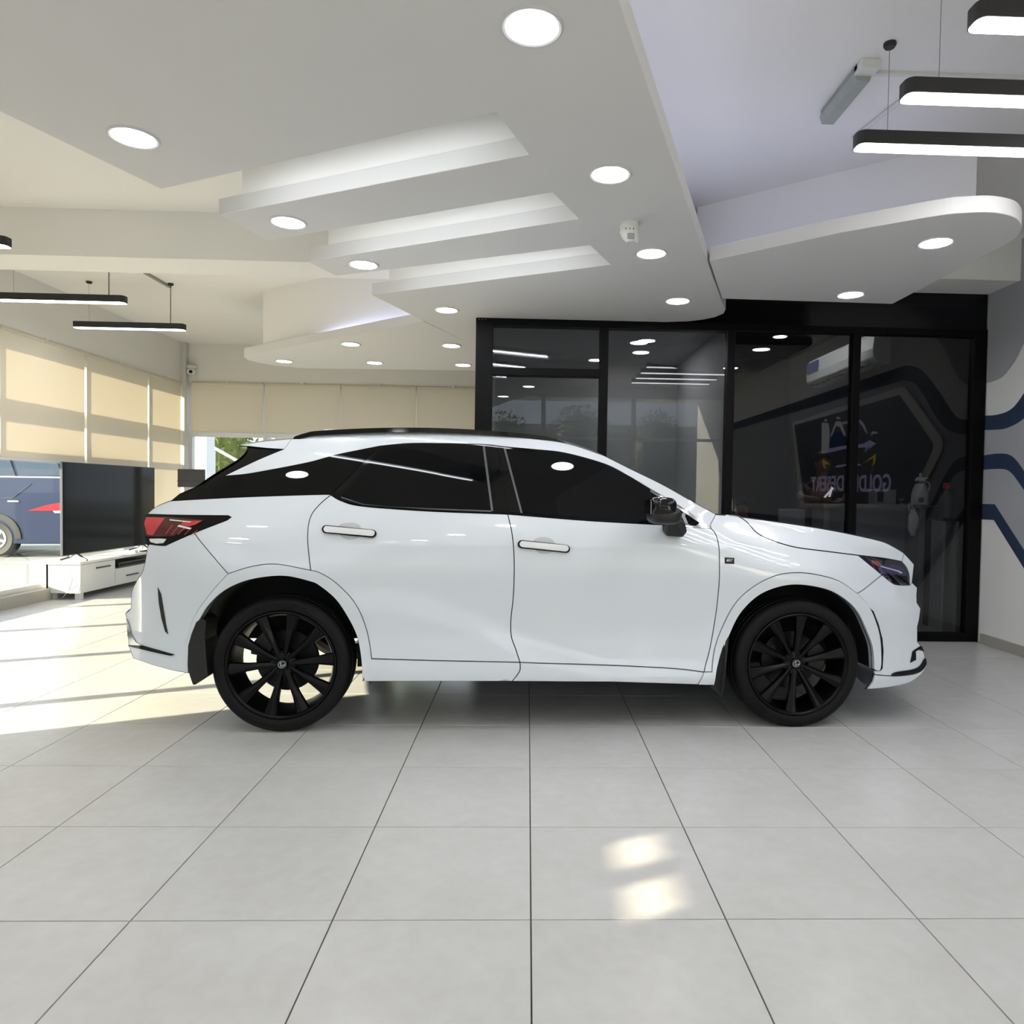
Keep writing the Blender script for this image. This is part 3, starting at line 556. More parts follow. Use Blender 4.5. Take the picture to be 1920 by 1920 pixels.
def person(x, y, label, shirt, lean, zs, turn):
    """standing figure facing -Y, forearms down on a surface at z = zs when given"""
    t = thing('person', label, 'person', (x, y, 0))
    b = Vector((x, y, 0)); L = lambda dx, dy, dz: tuple(b+Vector((dx, dy, dz)))
    P = [L(0, .08, .92), L(0, .04, 1.08), L(0, -.03-lean*.4, 1.26), L(0, -.08-lean*.7, 1.40), L(0, -.10-lean*.8, 1.48), L(turn*.01, -.125-lean, 1.56), L(turn*.02, -.145-lean, 1.66), L(turn*.02, -.14-lean, 1.72)]
    R = [(.15, .11), (.14, .10), (.16, .11), (.13, .09), .055, .06, .078, .05]; E = [(i, i+1) for i in range(7)]
    hands = []
    for s in (-1, 1):
        n = len(P); sh_ = L(s*.19, -.08-lean*.7, 1.385); el = L(s*.27, -.22-lean*.7, zs+.05); wr_ = L(s*.10, -.36-lean*.7, zs+.035)
        P += [sh_, el, wr_]; R += [.058, .042, .027]; E += [(3, n), (n, n+1), (n+1, n+2)]; hands.append((s, Vector(wr_)))
        n = len(P); P += [L(s*.10, .08, .86), L(s*.11, .06, .48), L(s*.11, .10, .08), L(s*.12, -.05, .035)]; R += [.088, .058, .042, .038]; E += [(0, n), (n, n+1), (n+1, n+2), (n+2, n+3)]
    body = skin_body('body', P, E, R, SKIN_M, t)
    # shirt over the same trunk, trousers over the legs
    Q = P[0:5]; F = [(0, 1), (1, 2), (2, 3), (3, 4)]; S = [(.158, .118), (.155, .112), (.172, .12), (.145, .10), .06]
    for k in (8, 15):
        n = len(Q); a, e = Vector(P[k]), Vector(P[k+1]); Q += [tuple(a), tuple(a.lerp(e, .7))]; S += [.07, .058]; F += [(3, n), (n, n+1)]
    skin_body('shirt', Q, F, S, shirt, t)
    Q = [P[0]]; F = []; S = [(.16, .12)]
    for k in (11, 18):
        n = len(Q); Q += [P[k], P[k+1], P[k+2]]; S += [.098, .07, .056]; F += [(0, n), (n, n+1), (n+1, n+2)]
    skin_body('trousers', Q, F, S, TROU, t)
    hc = Vector(P[6]); mb = MB().sphere(hc+Vector((0, .012, .035)), .086, .098, .085, 18, 12); obj('hair', mb, HAIR, t, smooth=True)
    fc = MB().sphere(hc+Vector((0, -.012, -.01)), .072, .085, .105, 18, 12); fc.sphere(hc+Vector((0, -.098, -.012)), .012, .018, .022, 8, 6)
    for s in (-1, 1): fc.sphere(hc+Vector((s*.074, .0, -.01)), .01, .02, .03, 8, 6)
    obj('face', fc, SKIN_M, t, smooth=True)
    ey = MB(); [ey.sphere(hc+Vector((s*.03, -.083, .012)), .011, .008, .006, 8, 6) for s in (-1, 1)]; ey.sphere(hc+Vector((0, -.082, -.055)), .024, .008, .006, 8, 6); obj('eyes_and_mouth', ey, HAIR, t, smooth=True)
    for s, wv in hands:
        HP = [tuple(wv), tuple(wv+Vector((-s*.05, -.05, -.008)))]; HE = [(0, 1)]; HR = [.024, .028]
        for k, ln in enumerate((.062, .075, .07, .055)):
            n = len(HP); a0 = wv+Vector((-s*(.045+.012*k)+s*.02, -.075+.012*k, -.01)); dd = Vector((-s*.7, -.7, 0)).normalized()
            HP += [tuple(a0), tuple(a0+dd*ln*.55), tuple(a0+dd*ln+Vector((0, 0, -.012)))]; HR += [.011, .009, .007]; HE += [(1, n), (n, n+1), (n+1, n+2)]
        n = len(HP); a0 = wv+Vector((-s*.01, -.05, .0)); HP += [tuple(a0), tuple(a0+Vector((s*.012, -.04, -.01)))]; HR += [.011, .009]; HE += [(0, n), (n, n+1)]
        skin_body('hand', HP, HE, HR, SKIN_M, t)
    return t
ps = person(3.10, 7.62, 'person in a dark printed shirt leaning on the counter behind glass', TSH, .10, 1.235, -1)
obj('shirt_print', MB().prism([(3.07, 1.30), (3.16, 1.40), (3.175, 1.39), (3.09, 1.29)], 7.30, 7.305, 'y').prism([(3.12, 1.30), (3.15, 1.41), (3.165, 1.40), (3.14, 1.30)], 7.298, 7.304, 'y'), SWH, ps)  # the print glows, sharing the lit white of the sign
# second figure, stooping low, only head and shoulder above the bonnet
s2 = thing('person', 'seated person in a pale shirt, dark hair just above the bonnet line', 'person', (2.2, 7.35, 0))
b = Vector((2.2, 7.35, 0)); L = lambda dx, dy, dz: tuple(b+Vector((dx, dy, dz)))
P = [L(0, .1, .52), L(.02, .06, .70), L(.06, -.02, .88), L(.08, -.06, .98), L(.03, -.09, 1.04), L(-.01, -.11, 1.09), L(-.02, -.12, 1.17)]; E = [(i, i+1) for i in range(6)]; R = [(.16, .12), (.15, .11), (.17, .12), (.14, .10), .055, .06, .075]
for s in (-1, 1):
    n = len(P); P += [L(.07+s*.19, -.06, .97), L(.07+s*.24, -.16, .76), L(s*.12, -.36, .72)]; R += [.055, .042, .028]; E += [(3, n), (n, n+1), (n+1, n+2)]
    n = len(P); P += [L(s*.10, -.3, .52), L(s*.11, -.40, .50), L(s*.11, -.40, .08), L(s*.12, -.52, .04)]; R += [.085, .07, .045, .04]; E += [(0, n), (n, n+1), (n+1, n+2), (n+2, n+3)]
skin_body('body', P, E, R, SKIN_M, s2)
skin_body('shirt', P[:5]+[P[7], P[8], P[14], P[15]], [(0, 1), (1, 2), (2, 3), (3, 4), (3, 5), (5, 6), (3, 7), (7, 8)], [(.17, .13), (.165, .12), (.18, .13), (.155, .11), .062, .068, .055, .068, .055], mat('shirt_pale', rgb(220, 224, 224), .8, noise=.04, nscale=30), s2)
hc = Vector(P[6]); obj('hair', MB().sphere(hc+Vector((0, .015, .035)), .088, .1, .085, 18, 12), HAIR, s2, smooth=True)
fc = MB().sphere(hc+Vector((0, -.01, -.01)), .072, .085, .1, 18, 12); fc.sphere(hc+Vector((0, -.095, -.012)), .012, .018, .022, 8, 6); obj('face', fc, SKIN_M, s2, smooth=True)
st = thing('stool', 'low stool under the seated person', 'stool', (2.25, 7.5, 0)); obj('seat', MB().lathe([(.18, .38), (.19, .40), (.18, .42), (0, .42)], 20, (2.25, 7.43, 0)), CTB, st)
for a in range(4): obj('leg', MB().tube([(2.25+.1*math.cos(a*PI/2), 7.43+.1*math.sin(a*PI/2), .39), (2.25+.17*math.cos(a*PI/2), 7.43+.17*math.sin(a*PI/2), 0)], .012, 8), HND, st)

# ------------------------------------------------------------------ outdoors
struct('ground', MB().box(-60, -5.62, -40, 60, -.30, -.12).box(-5.62, 40, -40, -4.66, -.30, -.12).box(-5.62, 40, 11.55, 60, -.30, -.12), mat('paving_concrete', rgb(140, 144, 142), .9, noise=.06, nscale=1.2, bump=.1))
SUVG_ = mat('far_window', rgb(120, 126, 132), .3, noise=.05); LEAF = mat('leaf_green', rgb(120, 136, 66), .6, noise=.35, nscale=3); LEAF2 = mat('leaf_hazy', rgb(128, 136, 116), .7, noise=.3, nscale=3); BARK = mat('bark', rgb(96, 80, 62), .9, noise=.2)  # leaf colour of the mirrored trees is paled to stand in for haze
def foliage(cx, cy, cz, rx, ry, rz, n, s, seed):
    random.seed(seed); mb = MB()
    for i in range(n):
        u = Vector((random.gauss(0, 1), random.gauss(0, 1), random.gauss(0, 1))).normalized()*random.uniform(.72, 1.05)
        p = Vector((cx+u.x*rx, cy+u.y*ry, cz+u.z*rz)); a = Vector((random.uniform(-1, 1), random.uniform(-1, 1), random.uniform(-1, 1))).normalized()*s; b_ = a.cross(Vector((random.uniform(-1, 1), random.uniform(-1, 1), random.uniform(-1, 1)))).normalized()*s*.5
        mb.add([p-a, p+b_, p+a, p-b_], [(0, 1, 2, 3)])
    return mb
def tree(x, y, h, r, label, m, seed, group=None):
    t = thing('tree', label, 'tree', (x, y, -.12), 0, group)
    obj('trunk', MB().tube([(x, y, -.12), (x+.1, y, h*.35), (x, y+.1, h*.6)], [.16, .12, .07], 8), BARK, t)
    core = MB().sphere((x, y, h*.62), r*.8, r*.8, h*.33, 12, 8); obj('inner_crown', core, m, t, smooth=True)
    obj('crown', foliage(x, y, h*.62, r, r, h*.42, 1400, .13, seed), m, t); return t
tree(-10.6, 24.0, 4.6, 1.45, 'sunlit green tree seen through the far window, left of its pair', LEAF, 1); tree(-7.4, 25.0, 4.4, 1.45, 'green tree seen through the far window, partly behind the car roof', LEAF, 2); tree(-4.0, 24.5, 4.6, 1.5, 'green tree behind the car roof and blinds', LEAF, 3)
for i, (x, y) in enumerate(((-6, -30), (-1.5, -33), (3, -29), (8, -32))): tree(x, y, 6.2, 1.9, 'tree across the street, seen only mirrored in the partition glass', LEAF2, 10+i, 'mirrored street trees')
wp2 = thing('white_pillar', 'white pillar outside the far window beside the corner post', 'pillar', (-7.2, 16, -.12))
obj('shaft', MB().box(-7.40, -7.02, 15.8, 16.2, -.12, 4), mat('pillar_white', rgb(216, 218, 226), .7, noise=.02), wp2, bev=.01); obj('base', MB().box(-7.46, -6.96, 15.74, 16.26, -.12, .15), WHITE_PL, wp2, bev=.01)
rg = thing('handrail', 'sloping pale handrail in front of the green trees outside', 'railing', (-7.5, 19, -.12))
obj('top_rail', MB().tube([(-8.3, 19, 2.35), (-7.2, 19, 1.75), (-4, 19, 1.75)], .04, 8), WHITE_MET, rg)
for x, z in ((-8.25, 2.3), (-7.6, 1.95), (-6.9, 1.75), (-6.2, 1.75), (-5.5, 1.75)): obj('baluster', MB().tube([(x, 19, -.12), (x, 19, z)], .03, 6), WHITE_MET, rg)
bl = thing('low_wall', 'pale garden wall with coping beyond the far windows', 'wall', (-7, 19.6, -.12))
obj('wall', MB().box(-13, 0, 19.5, 19.8, -.12, 1.45), mat('garden_wall', rgb(196, 190, 178), .8, noise=.05), bl); obj('coping', MB().box(-13.05, .05, 19.45, 19.85, 1.45, 1.53), mat('coping', rgb(210, 206, 196), .7, noise=.04), bl)
sb = thing('street_building', 'pale low building across the street, seen only mirrored in the partition glass', 'building', (0, -42, -.12))
obj('facade', MB().box(-26, 26, -44, -42, -.12, 6.0), mat('building_beige', rgb(186, 180, 168), .9, noise=.05), sb)
obj('parapet', MB().box(-26.2, 26.2, -44.2, -41.8, 6.0, 6.5), mat('building_trim', rgb(200, 196, 186), .9, noise=.04), sb)
for k in range(12): obj('window', MB().box(-23+k*4, -21.2+k*4, -42.05, -41.9, 1.2, 4.2), SUVG_, sb)
# parked dark blue car beyond the left window
SUVP = mat('blue_paint', rgb(34, 46, 78), .22, coat=.8, noise=.03); SUVG = mat('suv_glass', rgb(70, 82, 100), .06, noise=.1); SUVB = mat('suv_black', rgb(34, 36, 42), .6, noise=.1)
sv = thing('parked_car', 'dark blue parked car outside the left window, with a red tail lamp', 'car', (-11.2, 14.9, -.12))
yf, yb = 14.0, 15.8
prof = [(-13.4, .20), (-13.45, .65), (-13.2, 1.0), (-12.5, 1.18), (-12.0, 1.34), (-11.6, 1.38), (-8.95, 1.41), (-8.62, 1.28), (-8.48, .85), (-8.5, .35), (-8.65, .16)]
mb = MB().prism(smooth_poly(prof, 4), yf, yb, 'y'); obj('body', mb, SUVP, sv, bev=.06)
cabp = smooth_poly([(-12.1, 1.36), (-11.3, 1.80), (-10.8, 1.88), (-9.3, 1.87), (-8.95, 1.76), (-8.6, 1.37)], 5, False)
obj('cabin', MB().prism(cabp, yf+.10, yb-.10, 'y'), SUVP, sv, bev=.05)
for a in ([(-11.75, 1.45), (-11.2, 1.75), (-10.95, 1.79), (-10.95, 1.45)], [(-10.88, 1.45), (-10.88, 1.79), (-10.02, 1.80), (-9.9, 1.45)], [(-9.83, 1.45), (-9.95, 1.80), (-9.32, 1.79), (-9.1, 1.70), (-9.02, 1.47)]):
    obj('side_window', MB().prism(a, yf+.08, yf+.11, 'y'), SUVG, sv)
obj('chrome_line', MB().tube([(-11.8, yf+.06, 1.425), (-8.8, yf+.06, 1.435)], .016, 6), WHITE_MET, sv)
obj('crease', MB().tube([(-12.6, yf-.004, .98), (-9.9, yf-.004, 1.02), (-9.55, yf-.004, 1.30)], .010, 6), SUVG, sv)
for x in (-12.6, -10.22):
    wv = obj('wheel', MB().lathe([(.0, yf-.01), (.20, yf-.01), (.21, yf+.02)], 24, (x, 0, .24), 'y'), WHITE_MET, sv)
    obj('tyre', MB().lathe([(.21, yf), (.32, yf-.015), (.36, yf+.02), (.36, yf+.2), (.2, yf+.22)], 28, (x, 0, .24), 'y'), SUVB, wv, smooth=True)
    for k in range(5): obj('spoke_gap', MB().prism([(x+.08*math.cos(a), .24+.08*math.sin(a)) for a in (k*1.257, k*1.257+.6)]+[(x+.17*math.cos(a), .24+.17*math.sin(a)) for a in (k*1.257+.75, k*1.257-.15)], yf-.016, yf-.008, 'y'), SUVB, wv)
    ar = [(x+.49*math.cos(a), .24+.49*math.sin(a)) for a in [PI*i/14 for i in range(15)]]; ari_ = [(x+.38*math.cos(a), .24+.38*math.sin(a)) for a in [PI*i/14 for i in range(14, -1, -1)]]
    obj('wheel_arch', MB().prism(ar+ari_, yf-.02, yf+.05, 'y'), SUVB, sv)
obj('tail_lamp', MB().prism([(-9.62, .78), (-9.25, .90), (-8.95, .96), (-8.50, .96), (-8.50, .80), (-9.2, .79)], yf-.012, yf+.1, 'y'), mat('suv_red', rgb(170, 30, 46), .2, coat=1, noise=.1), sv)
obj('reverse_lamp', MB().prism([(-9.14, .80), (-8.6, .80), (-8.6, .75), (-9.1, .75)], yf-.012, yf+.1, 'y'), WHITE_PL, sv)
obj('door_handle', MB().box(-9.98, -9.78, yf-.02, yf+.02, .95, .975), WHITE_MET, sv); obj('sill', MB().box(-11.9, -10.5, yf-.02, yf+.1, .14, .26), SUVB, sv)

# ------ flank outlines of the car, in metres along and above its own axes
CV={
 'belt_r':(1,[(-1.196,1.269),(-1.136,1.238),(-1.019,1.211),(-0.673,1.19),(-0.317,1.181),(-0.232,1.179)]),
 'belt_f':(1,[(-0.232,1.179),(0.204,1.15),(0.621,1.132),(0.775,1.122),(0.912,1.113)]),
 'seam_q':(1,[(-1.196,1.269),(-1.247,1.219),(-1.286,1.156),(-1.292,1.073),(-1.282,0.981),(-1.263,0.871)]),
 'seam_m':(1,[(-0.232,1.179),(-0.208,1.077),(-0.195,0.942),(-0.195,0.749),(-0.207,0.6),(-0.203,0.513),(-0.179,0.446),(-0.155,0.377)]),
 'seam_m2':(1,[(-0.155,0.377),(-0.155,0.337),(-0.174,0.305),(-0.197,0.276)]),
 'seam_f':(1,[(0.912,1.113),(0.934,1.082),(0.941,1.01),(0.94,0.914),(0.942,0.804),(0.935,0.652),(0.911,0.471),(0.867,0.319)]),
 'sill_r':(1,[(-0.947,0.4),(-0.657,0.389),(-0.155,0.377)]),
 'sill_f':(1,[(-0.155,0.377),(0.628,0.342),(0.867,0.319)]),
 'sill_bot_r':(0,[(-0.985,0.28),(-0.197,0.276)]),
 'sill_bot_f':(0,[(-0.197,0.276),(0.359,0.269),(0.832,0.251)]),
 'sill_front':(0,[(0.832,0.251),(0.867,0.319)]),
 'sill_rear':(0,[(-0.947,0.4),(-0.995,0.394),(-0.985,0.28)]),
 'aro_a':(1,[(-0.947,0.4),(-0.978,0.555),(-1.034,0.69),(-1.136,0.805),(-1.217,0.859),(-1.263,0.871)]),
 'aro_b':(1,[(-1.263,0.871),(-1.435,0.903),(-1.563,0.89),(-1.687,0.85)]),
 'aro_c':(1,[(-1.687,0.85),(-1.769,0.76),(-1.867,0.627),(-1.904,0.52),(-1.919,0.449),(-1.9,0.321)]),
 'ari':(1,[(-0.993,0.28),(-1.0,0.394),(-1.026,0.517),(-1.074,0.621),(-1.137,0.718),(-1.218,0.791),(-1.264,0.814),(-1.38,0.842),(-1.489,0.838),(-1.608,0.811),(-1.713,0.758),(-1.791,0.686),(-1.839,0.613),(-1.889,0.52),(-1.903,0.422),(-1.897,0.321)]),
 'afo_a':(1,[(1.749,0.757),(1.631,0.829),(1.5,0.865),(1.375,0.877),(1.252,0.859),(1.136,0.797),(1.043,0.705),(0.981,0.583),(0.932,0.442),(0.912,0.319)]),
 'afo_b':(1,[(1.864,0.323),(1.906,0.324),(1.916,0.428),(1.909,0.509),(1.879,0.591),(1.828,0.679),(1.749,0.757)]),
 'afi':(1,[(1.864,0.323),(1.859,0.448),(1.816,0.55),(1.753,0.654),(1.666,0.729),(1.554,0.785),(1.397,0.812),(1.276,0.799),(1.161,0.746),(1.068,0.645),(1.01,0.517),(0.968,0.419),(0.938,0.333),(0.923,0.248)]),
 'afo_bot':(0,[(0.912,0.319),(0.867,0.319),(0.832,0.251),(0.923,0.248)]),
 'hood_seam':(1,[(1.024,1.187),(1.11,1.178),(1.16,1.145),(1.194,1.095),(1.257,1.058),(1.396,1.015),(1.586,0.991),(1.824,0.963)]),
 'fender_top':(0,[(0.915,1.139),(0.961,1.191),(1.024,1.187)]),
 'hood_crest':(1,[(1.024,1.187),(1.117,1.178),(1.325,1.154),(1.587,1.119),(1.782,1.086),(1.981,1.046),(2.073,1.011),(2.156,0.971)]),
 'hood_front':(0,[(2.156,0.971),(2.14,0.92)]),
 'lamp_top':(1,[(1.824,0.963),(2.011,0.942),(2.14,0.92)]),
 'lamp_front':(1,[(2.14,0.92),(2.18,0.881),(2.207,0.831),(2.214,0.775)]),
 'lamp_bot':(1,[(2.214,0.775),(2.103,0.784),(2.047,0.801),(1.98,0.847)]),
 'lamp_low':(0,[(1.98,0.847),(1.898,0.907),(1.824,0.963)]),
 'nose':(0,[(2.156,0.971),(2.24,0.901),(2.237,0.875),(2.234,0.79)]),
 'nose_bot':(0,[(2.234,0.79),(2.214,0.775)]),
 'bump_seam':(1,[(1.98,0.847),(1.859,0.802),(1.749,0.757)]),
 'bump_nose':(0,[(2.234,0.79),(2.283,0.755),(2.242,0.673),(2.263,0.639),(2.243,0.617),(2.192,0.545),(2.187,0.459),(2.211,0.436),(2.237,0.385),(2.249,0.322)]),
 'bump_low':(1,[(2.249,0.322),(2.197,0.291),(2.13,0.279),(1.994,0.28),(1.868,0.294)]),
 'bump_arch':(0,[(1.868,0.294),(1.864,0.323)]),
 'lip_low':(1,[(2.249,0.322),(2.214,0.284),(2.134,0.24),(2.07,0.223),(1.948,0.213),(1.827,0.21)]),
 'lip_arch':(0,[(1.827,0.21),(1.856,0.254),(1.868,0.294)]),
 'qglass_bot':(1,[(-1.196,1.269),(-1.254,1.271),(-1.676,1.25),(-2.049,1.224)]),
 'q_rear':(1,[(-2.049,1.224),(-2.126,1.191),(-2.169,1.15)]),
 'tl_top':(0,[(-2.169,1.15),(-2.011,1.149),(-1.717,1.151),(-1.701,1.143)]),
 'tl_low_a':(0,[(-1.701,1.143),(-1.718,1.128),(-1.876,1.06)]),
 'tl_low_b':(0,[(-1.876,1.06),(-2.025,0.991),(-2.059,0.991),(-2.119,0.996),(-2.128,0.984)]),
 'tl_rear':(0,[(-2.128,0.984),(-2.138,1.004),(-2.176,1.103),(-2.18,1.139),(-2.169,1.15)]),
 'rb_seam':(0,[(-1.687,0.85),(-1.876,1.06)]),
 'rb_rear':(1,[(-2.128,0.984),(-2.154,0.862),(-2.199,0.799),(-2.236,0.741),(-2.246,0.688),(-2.253,0.64),(-2.292,0.61)]),
 'rb_rear2':(0,[(-2.292,0.61),(-2.286,0.584),(-2.268,0.439),(-2.229,0.376)]),
 'rb_bot':(1,[(-2.229,0.376),(-2.115,0.353),(-1.998,0.333),(-1.9,0.321)]),
 'ro_bot_a':(1,[(-1.779,1.365),(-1.686,1.375),(-1.581,1.395),(-1.347,1.448),(-1.19,1.497),(-0.961,1.552)]),
 'ro_bot_b':(1,[(-0.961,1.552),(-0.797,1.571),(-0.607,1.575),(-0.368,1.574),(-0.249,1.563),(-0.085,1.551),(0.1,1.533),(0.322,1.474),(0.447,1.411),(0.575,1.333),(0.742,1.236),(0.912,1.116)]),
 'ro_front':(0,[(0.912,1.116),(0.915,1.139),(0.961,1.191)]),
 'ro_top_a':(1,[(-1.463,1.583),(-1.383,1.6),(-1.311,1.613),(-1.011,1.633),(-0.705,1.641),(-0.395,1.64),(-0.084,1.613),(0.124,1.585),(0.326,1.518)]),
 'ro_top_b':(1,[(0.326,1.518),(0.474,1.442),(0.643,1.359),(0.796,1.276),(0.961,1.191)]),
 'ro_spoil':(0,[(-1.463,1.583),(-1.491,1.522)]),
 'ro_rear':(1,[(-1.491,1.522),(-1.618,1.458),(-1.779,1.365)]),
 'sp_top':(1,[(-1.757,1.539),(-1.686,1.553),(-1.601,1.568),(-1.463,1.583)]),
 'sp_bot':(1,[(-1.491,1.522),(-1.59,1.527),(-1.703,1.537),(-1.757,1.539)]),
 'fin_rear':(1,[(-1.703,1.537),(-1.698,1.509),(-1.723,1.468),(-1.775,1.422),(-1.844,1.37),(-1.943,1.289),(-2.008,1.248),(-2.049,1.224)]),
 'fin_front':(0,[(-1.779,1.365),(-2.009,1.262),(-2.049,1.224)]),
 'sp_bot2':(1,[(-1.703,1.537),(-1.59,1.527),(-1.491,1.522)]),
 'qg_front':(0,[(-0.961,1.552),(-1.196,1.269)]),
}
OV={
 'glass_rear':(0,[(-0.948,1.545),(-0.877,1.556),(-0.797,1.563),(-0.606,1.567),(-0.374,1.564),(-0.346,1.381),(-0.323,1.198),(-0.5,1.199),(-0.674,1.208),(-0.876,1.213),(-1.02,1.226),(-1.093,1.242),(-1.139,1.264),(-1.088,1.329),(-1.014,1.445)]),
 'pillar_a':(0,[(-0.359,1.564),(-0.304,1.559),(-0.235,1.191),(-0.308,1.19)]),
 'pillar_b':(0,[(-0.295,1.559),(-0.258,1.555),(-0.161,1.186),(-0.226,1.191)]),
 'glass_front':(0,[(-0.242,1.551),(-0.086,1.538),(0.099,1.52),(0.221,1.494),(0.321,1.461),(0.446,1.401),(0.557,1.333),(0.562,1.291),(0.567,1.231),(0.559,1.146),(0.383,1.152),(0.204,1.163),(0.027,1.174),(-0.147,1.186),(-0.194,1.369)]),
 'glass_corner':(0,[(0.585,1.309),(0.665,1.265),(0.756,1.213),(0.842,1.154),(0.829,1.136),(0.765,1.139),(0.574,1.146)]),
 'chrome_corner':(0,[(0.575,1.33),(0.666,1.277),(0.772,1.213),(0.914,1.122),(0.912,1.113),(0.806,1.119),(0.759,1.123),(0.76,1.13),(0.824,1.128),(0.847,1.145),(0.755,1.207),(0.665,1.259),(0.574,1.315)]),
 'belt_chrome':(0,[(-1.136,1.24),(-1.019,1.213),(-0.673,1.193),(-0.317,1.184),(-0.232,1.182),(0.204,1.153),(0.558,1.137),(0.559,1.143),(0.204,1.16),(-0.232,1.188),(-0.674,1.2),(-1.02,1.22),(-1.123,1.25)]),
 'vent_f':(0,[(1.828,0.678),(1.858,0.654),(1.9,0.575),(1.929,0.49),(1.933,0.427),(1.921,0.326),(1.906,0.315),(1.863,0.317),(1.864,0.325),(1.903,0.327),(1.916,0.428),(1.909,0.509),(1.879,0.591)]),
 'trim_f_low':(1,[(1.98,0.289),(2.022,0.302),(2.135,0.307),(2.193,0.322),(2.235,0.36),(2.247,0.341),(2.24,0.32),(2.197,0.293),(2.13,0.281),(2.006,0.28)]),
 'trim_f_up':(0,[(2.142,0.405),(2.155,0.413),(2.207,0.433),(2.22,0.429),(2.235,0.4),(2.192,0.413),(2.166,0.404),(2.17,0.396),(2.167,0.357),(2.12,0.344),(2.135,0.381)]),
 'slit_r':(0,[(-2.073,0.768),(-2.055,0.732),(-2.033,0.564),(-2.022,0.517),(-2.039,0.531),(-2.059,0.599),(-2.071,0.685)]),
 'trim_r_low':(0,[(-2.17,0.448),(-2.067,0.431),(-1.979,0.414),(-2.0,0.407),(-2.182,0.429),(-2.266,0.436),(-2.261,0.445)]),
 'trim_r_chrome':(0,[(-2.282,0.579),(-2.273,0.568),(-2.246,0.495),(-2.217,0.461),(-2.17,0.448),(-2.261,0.442),(-2.276,0.495)]),
 'tl_lens':(0,[(-2.175,1.138),(-2.023,1.139),(-1.836,1.127),(-1.919,1.079),(-1.985,1.041),(-2.072,1.036),(-2.12,1.035),(-2.14,1.04),(-2.173,1.103)]),
 'tl_hot':(0,[(-2.167,1.135),(-2.05,1.134),(-2.072,1.094),(-2.099,1.041),(-2.132,1.046),(-2.166,1.103)]),
 'tl_white':(0,[(-2.118,1.024),(-2.058,1.027),(-2.019,1.026),(-2.035,1.004),(-2.074,1.0),(-2.11,1.008)]),
 'tl_bright':(0,[(-1.941,1.122),(-1.843,1.123),(-1.878,1.101),(-1.916,1.092),(-1.953,1.103)]),
 'hl_amber':(0,[(1.878,0.943),(1.939,0.931),(1.977,0.922),(1.987,0.895),(1.947,0.903),(1.913,0.919)]),
 'hl_refl':(0,[(2.0,0.907),(2.079,0.906),(2.137,0.885),(2.174,0.855),(2.184,0.838),(2.098,0.845),(2.002,0.858),(1.955,0.884)]),
 'hl_black':(0,[(1.999,0.849),(2.185,0.832),(2.2,0.786),(2.111,0.791),(2.053,0.81)]),
 'badge':(0,[(0.971,0.958),(1.025,0.956),(1.023,0.922),(0.97,0.924)]),
 'handle_r':(0,[(-0.955,1.087),(-0.946,1.084),(-0.94,1.078),(-0.939,1.07),(-0.941,1.062),(-0.947,1.056),(-0.955,1.055),(-1.191,1.073),(-1.199,1.076),(-1.205,1.082),(-1.208,1.09),(-1.205,1.098),(-1.2,1.104),(-1.192,1.105)]),
 'handle_f':(0,[(0.084,1.018),(0.092,1.015),(0.098,1.008),(0.1,1.0),(0.096,0.991),(0.09,0.986),(0.081,0.984),(-0.151,1.005),(-0.16,1.008),(-0.165,1.015),(-0.167,1.023),(-0.164,1.031),(-0.157,1.037),(-0.148,1.038)]),
 'hback_r':(0,[(-0.951,1.088),(-0.941,1.084),(-0.933,1.076),(-0.93,1.065),(-0.934,1.055),(-0.942,1.048),(-0.952,1.046),(-1.197,1.067),(-1.207,1.07),(-1.215,1.079),(-1.218,1.089),(-1.215,1.1),(-1.208,1.107),(-1.197,1.109)]),
 'hback_f':(0,[(0.088,1.019),(0.099,1.014),(0.106,1.006),(0.108,0.995),(0.104,0.984),(0.095,0.977),(0.084,0.975),(-0.158,0.998),(-0.169,1.003),(-0.176,1.011),(-0.178,1.022),(-0.173,1.033),(-0.165,1.04),(-0.153,1.042)]),
 'seal_r':(0,[(-0.378,1.564),(-0.365,1.564),(-0.311,1.195),(-0.323,1.195)]),
 'seal_f':(0,[(-0.258,1.554),(-0.245,1.552),(-0.15,1.186),(-0.161,1.186)]),
 'seal_belt':(0,[(-1.138,1.261),(-1.02,1.224),(-0.876,1.212),(-0.674,1.206),(-0.323,1.198),(-0.323,1.19),(-0.674,1.198),(-0.875,1.203),(-1.019,1.216),(-1.137,1.253)]),
 'cup_r':(1,[(-1.132,1.108),(-1.108,1.119),(-1.066,1.123),(-1.032,1.115),(-1.016,1.095),(-1.016,1.059),(-1.039,1.039),(-1.081,1.036),(-1.113,1.047),(-1.131,1.075)]),
 'cup_f':(1,[(-0.089,1.041),(-0.063,1.055),(-0.028,1.059),(0.004,1.05),(0.024,1.028),(0.021,0.99),(-0.004,0.971),(-0.045,0.969),(-0.074,0.981),(-0.092,1.01)]),
 'flap_r':(0,[(-1.83,0.613),(-1.862,0.59),(-1.889,0.526),(-1.905,0.464),(-1.902,0.362),(-1.887,0.311),(-1.868,0.264),(-1.854,0.265),(-1.791,0.307),(-1.801,0.384),(-1.815,0.494),(-1.808,0.594)]),
 'flap_f':(0,[(1.013,0.523),(0.987,0.505),(0.938,0.339),(0.923,0.248),(0.9,0.238),(0.961,0.179),(0.98,0.176),(0.983,0.228),(0.997,0.376)]),
}
